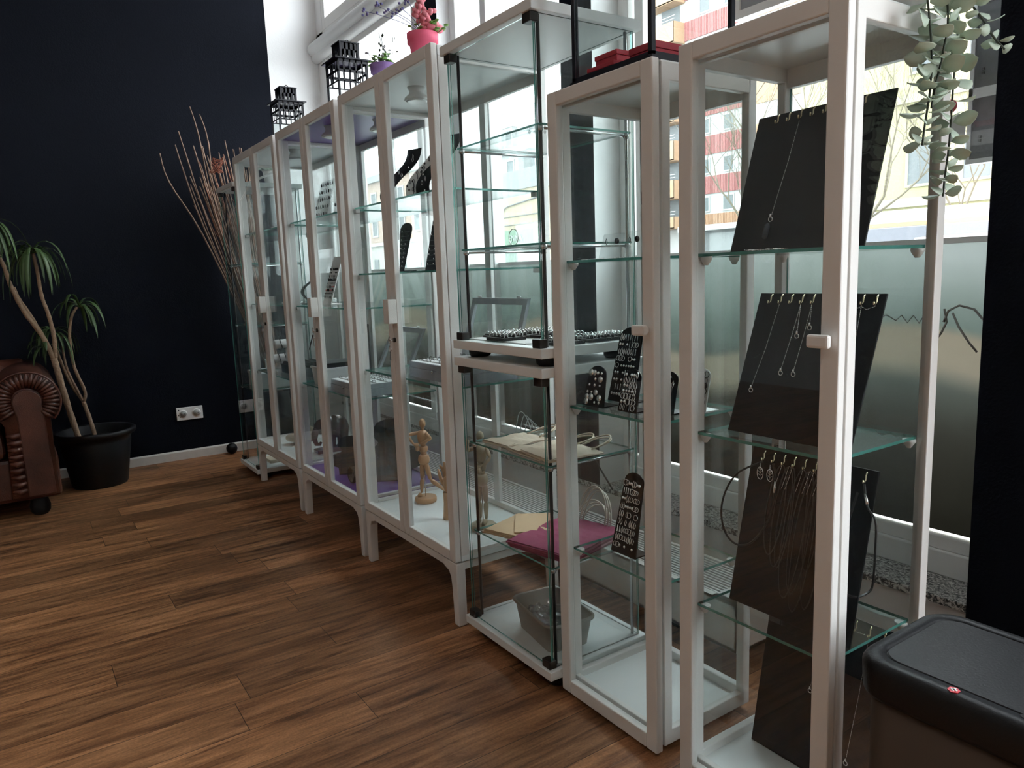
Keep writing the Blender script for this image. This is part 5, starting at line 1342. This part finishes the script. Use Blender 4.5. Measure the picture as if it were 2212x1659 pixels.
for i, (a, c) in enumerate(bz):
    b = MB(); b.box(39.93, 40.02, 31, 37, a, c)
    for k in range(46): b.box(39.90, 39.935, 31.02+.13*k, 31.08+.13*k, a, c)
    b.build('band', m_ox if i == 0 else m_fr, t)
    MB().box(39.93, 40.02, 27, 30.98, a-.05, c+.1).build('band', m_fo if i % 2 else m_ox, t)
    b = MB(); b.box(38.9, 39.0, 37.02, 39.9, a-.1, c); b.box(38.9, 40.0, 37.0, 37.08, a-.1, c); b.box(38.9, 40, 37.02, 39.9, a-.12, a-.02); b.build('balcony', m_fo, t)
    MB().box(38.95, 38.99, 37.02, 39.9, c+.16, c+.19).box(38.95, 38.99, 37.02, 39.9, c+.36, c+.40).build('balcony_rail', m_wf, t)
    MB().box(39.96, 40.02, 37.5, 39.2, c+.1, c+1.35).build('balcony_window', m_wp, t)
    for y0, y1 in ((34.7, 35.72), (32.6, 33.6)):
        f = MB().frame_x(39.93, 40.03, y0, y1, c+.14, c+1.22, .09, .09).build('window', m_wf, t); MB().box(39.96, 40.01, y0+.09, y1-.09, c+.23, c+1.13).build('pane', m_wp, f)
MB().box(39.2, 40.1, 27, 37, 3.50, 3.88).build('canopy', m_fw, t); MB().box(39.7, 40.05, 31.2, 37, -.2, 3.5).build('shopfront', m_fg, t)
MB().box(39.6, 39.75, 32.2, 34.4, 1.9, 3.3).build('awning', mat('awning_grey', (.22, .225, .23), .8), t)
MB().box(39.62, 39.7, 27.2, 31.1, 2.72, 3.62).build('fascia', mat('fascia_dark', (.14, .15, .16), .7), t)
def letters(txt, loc, size, m, name, par=None):
    c = bpy.data.curves.new(name, 'FONT'); c.body = txt; c.size = size; c.extrude = .02; c.offset = size*.015
    o = bpy.data.objects.new(name, c); C.objects.link(o); bpy.context.view_layer.update()
    me = bpy.data.meshes.new_from_object(o.evaluated_get(bpy.context.evaluated_depsgraph_get())); bpy.data.objects.remove(o); me.materials.clear(); me.materials.append(m)
    o = bpy.data.objects.new(name, me); C.objects.link(o)
    o.rotation_euler = Matrix(((0, 0, -1), (-1, 0, 0), (0, 1, 0))).to_euler(); o.location = Vector(loc)-(Vector(par['_o']) if par else Vector())
    if par: o.parent = par
    return o
letters('SP', (39.6, 31.02, 2.84), .86, m_wf, 'sign_letters', t)
t = thing('yellow_building', (29, 8, -.22), 'yellow house across the street behind bare trees', 'building'); m_fy = mat('yellow_render', (.30, .28, .155), .9); m_fy2 = mat('yellow_ledge', (.30, .285, .20), .9)
MB().box(25, 33, -6, 17.2, -.22, 13).build('wall', m_fy, t)
MB().box(24.85, 25, -6, 17.2, 2.85, 3.15).box(24.9, 25, -6, 17.2, 6.3, 6.55).build('ledge', m_fy2, t)
for y in (15.0, 12.0, 10.2, 7.0, 3.5):
    for z in (3.5, 7.2, 10.4):
        f = MB().frame_x(24.93, 25.03, y, y+1.0, z, z+1.5, .09, .09).build('window', m_fy2, t); MB().box(24.96, 25.02, y+.09, y+.91, z+.09, z+1.41).build('pane', m_wp, f)
def tree(x, y, h, r0, label, depth=6, seed=1):
    rr = random.Random(seed); b = MB()
    def grow(p, d, L, r, k):
        n = 3; P = [p]; q = p.copy(); v = d.copy()
        for i in range(n): v = (v+Vector((rr.uniform(-.18, .18), rr.uniform(-.18, .18), rr.uniform(-.05, .14)))).normalized(); q = q+v*L/n; P.append(q.copy())
        b.tube(P, [r*(1-.4*i/n) for i in range(n+1)], 5 if k > 1 else 4, caps=False)
        if k == 0: return
        for j in range(3 if k > 2 else 2):
            dd = (v+Vector((rr.uniform(-.75, .75), rr.uniform(-.75, .75), rr.uniform(-.1, .6)))).normalized(); grow(P[1+j % n] if j else q, dd, L*rr.uniform(.60, .82), r*.55, k-1)
    grow(Vector((x, y, -.14)), Vector((0, 0, 1)), h, r0, depth+1)
    return tag(b.build('bare_tree', mat('tree_bark', (.12, .10, .07), .9)), label, 'tree')
tree(8.2, 4.55, 1.75, .05, 'bare winter tree in front of the apartment block and yellow house', 6, 3)
tree(18.2, 7.9, 2.1, .055, 'slender bare tree before the yellow house wall', 6, 8)
tree(21.5, 16.8, 2.6, .08, 'bare tree half hidden behind the large necklace board', 6, 11)
t = thing('bus', (12.6, 3.0, -.22), 'white and orange bus passing in the street', 'bus'); m_bw = mat('bus_white', (.34, .33, .32), .4); m_bo = mat('bus_orange', (.34, .18, .09), .4); m_bg = mat('bus_glass', (.10, .10, .12), .12)
b = MB().box(12, 14.2, -3.5, 9.5, .12, 1.95); b.build('body', m_bw, t, bevel=.12)
MB().box(11.985, 12.02, -3.4, 9.4, 1.66, 1.73).build('stripe', m_bo, t); MB().box(11.985, 12.02, -3.4, 9.4, 1.10, 1.64).build('window_band', m_bg, t)
for y in (-1.5, 7.5): MB().tube([(12.0, y, .25), (12.3, y, .25)], .45, 20).build('wheel', m_black, t)
MB().tube([(11.97, 4.6, 1.42), (11.98, 5.75, 1.40)], .055, 10).build('seat_row', m_bw, t)
t = thing('cream_building', (34, 44.5, -.22), 'low cream house with green shop fascia far along the street', 'building'); m_fc = mat('cream_render', (.29, .25, .18), .9)
MB().box(30, 38, 41, 46.3, -.22, 6.95).build('wall', m_fc, t); MB().box(29.9, 38, 40.8, 46.4, 6.95, 8.3).build('roof', mat('slate_roof', (.20, .21, .215), .9), t)
MB().box(31, 31.8, 44.2, 44.9, 8.3, 9.4).build('chimney', mat('chimney_grey', (.19, .20, .20), .9), t)
b = MB(); b.box(29.85, 30, 41, 46.3, 3.0, 4.15); b.build('fascia', mat('green_fascia', (.10, .16, .11), .7), t)
letters('ENNA', (29.8, 44.7, 3.35), .62, mat('faded_letters', (.21, .26, .22), .8), 'sign_letters', t)
MB().box(29.9, 30.02, 41.2, 46.1, -.2, 3.0).build('shopfront', mat('shop_green', (.15, .19, .16), .6), t)
for z in (4.5, 5.1): MB().box(29.92, 30, 41, 46.2, z, z+.05).build('string_course', m_fg, t)
MB().tube([(29.9, 45.8, 4.2)]+[(29.9, 45.8-1.2*(1-math.cos(a)), 5.0+.9*math.sin(a)) for a in [PI/2*i/8 for i in range(9)]]+[(29.9, 41.2, 6.2)], .05, 6).build('arch_moulding', m_fg, t)
t = thing('townhouse', (44, 60, -.22), 'pale ornate townhouse with dormers far along the street', 'building'); m_ft = mat('pale_stone', (.30, .305, .30), .9); m_fd = mat('roof_grey', (.24, .25, .25), .9)  # second material is a darker grey for the roofs
MB().box(40, 50, 50, 68, -.22, 12.6).build('wall', m_ft, t); MB().prism([(0, 0), (18, 0), (16.6, 3.6), (1.4, 3.6)], (40.3, 50, 12.6), (0, 1, 0), (0, 0, 1), (9, 0, 0)).build('roof', m_fd, t)
MB().box(39.6, 40.1, 49.8, 68.2, 12.2, 12.7).build('cornice', m_wf, t)
for y in (52, 55.5, 59, 62.5, 66):
    d = MB().box(39.8, 41.5, y-.7, y+.7, 12.7, 14.6).prism([(-.9, 0), (.9, 0), (0, .8)], (39.7, y, 14.6), (0, 1, 0), (0, 0, 1), (1.6, 0, 0)).build('dormer', m_ft, t); MB().box(39.75, 39.82, y-.4, y+.4, 13.0, 14.3).build('pane', m_wp, d)
    for z in (4.2, 7.0, 9.8):
        f = MB().frame_x(39.9, 40.05, y-.65, y+.65, z, z+1.9, .14, .14).build('window', m_wf, t); MB().box(39.94, 40.02, y-.5, y+.5, z+.14, z+1.76).build('pane', m_wp, f)
t = thing('peach_building', (45, 83, -.22), 'peach brick house with cream ground floor at the far end of the street', 'building'); m_fp = mat('peach_brick', (.31, .23, .19), .9)
MB().box(40, 50, 72, 95, 5.2, 13.2).build('upper_wall', m_fp, t); MB().box(39.9, 50, 71.9, 95.1, -.22, 5.2).build('ground_wall', mat('cream_stone', (.33, .32, .29), .9), t)
MB().box(39.5, 50.5, 71.5, 95.5, 13.2, 14.0).build('roof', m_fd, t); MB().box(39.6, 40, 71.8, 95.2, 5.1, 5.5).build('cornice', m_wf, t)
for y in (74, 78, 82, 86, 90):
    for z in (6.3, 9.8):
        f = MB().frame_x(39.88, 40.05, y, y+1.7, z, z+2.2, .18, .18).build('window', m_wf, t); MB().box(39.93, 40.02, y+.18, y+1.52, z+.18, z+2.0).build('pane', m_wp, f)
    MB().box(39.8, 39.95, y+.2, y+1.6, .2, 3.4).build('shop_window', m_wp, t)
# fixtures just outside the near window
t = thing('notice_case', (1.09, -.28, 1.345), 'dark twin-panel notice case outside the near window by the navy pier', 'notice case'); m_dk = mat('notice_black', (.035, .038, .042), .4, var=.5, vscale=60)
MB().frame_x(1.075, 1.11, -.48, -.090, 1.345, 1.76, .010, .012).box(1.075, 1.11, -.48, -.090, 1.512, 1.538).build('case_frame', mat('aluminium', (.35, .36, .36), .4, .6), t)
for a, c in ((1.357, 1.512), (1.538, 1.748)): MB().box(1.08, 1.10, -.47, -.100, a, c).build('case_panel', m_dk, t)
for z in (1.40, 1.57): MB().box(1.074, 1.08, -.125, -.119, z, z+.006).box(1.074, 1.08, -.125, -.119, z+.010, z+.016).build('case_screw', m_black, t)
tag(MB().tube([(.9705, -.095, 1.485), (.972, -.095, 1.485)], .017, 24).build('round_sticker', mat('red_sticker', (.65, .06, .12), .5)), 'round red sticker on the near window pane behind the vine', 'sticker')
tag(MB().box(.9705, .972, -.135, -.085, 1.395, 1.462).build('window_notice', m_card), 'white paper notice on the near window pane below the red sticker', 'notice')
t = thing('small_sign', (4.0, 1.0, 1.5), 'small white street sign with red mark at the edge of the navy pier', 'sign')
MB().box(4.0, 4.02, .89, 1.07, 1.42, 1.77).build('sign_plate', m_wf, t, bevel=.004); MB().tube([(4.02, 1.0, -.14), (4.02, 1.0, 1.42)], .02, 8).build('sign_post', m_chrome, t)
b = MB(); b.tube([(3.995, 1.03, 1.66), (3.995, 1.0, 1.61), (3.995, .97, 1.66)], .008, 6); b.tube([(3.995, 1.0, 1.61), (3.995, 1.0, 1.55)], .010, 6); b.tube([(3.995, 1.04, 1.50), (3.995, .96, 1.50)], .008, 6); b.build('sign_mark', mat('sign_red', (.5, .08, .08), .5), t)
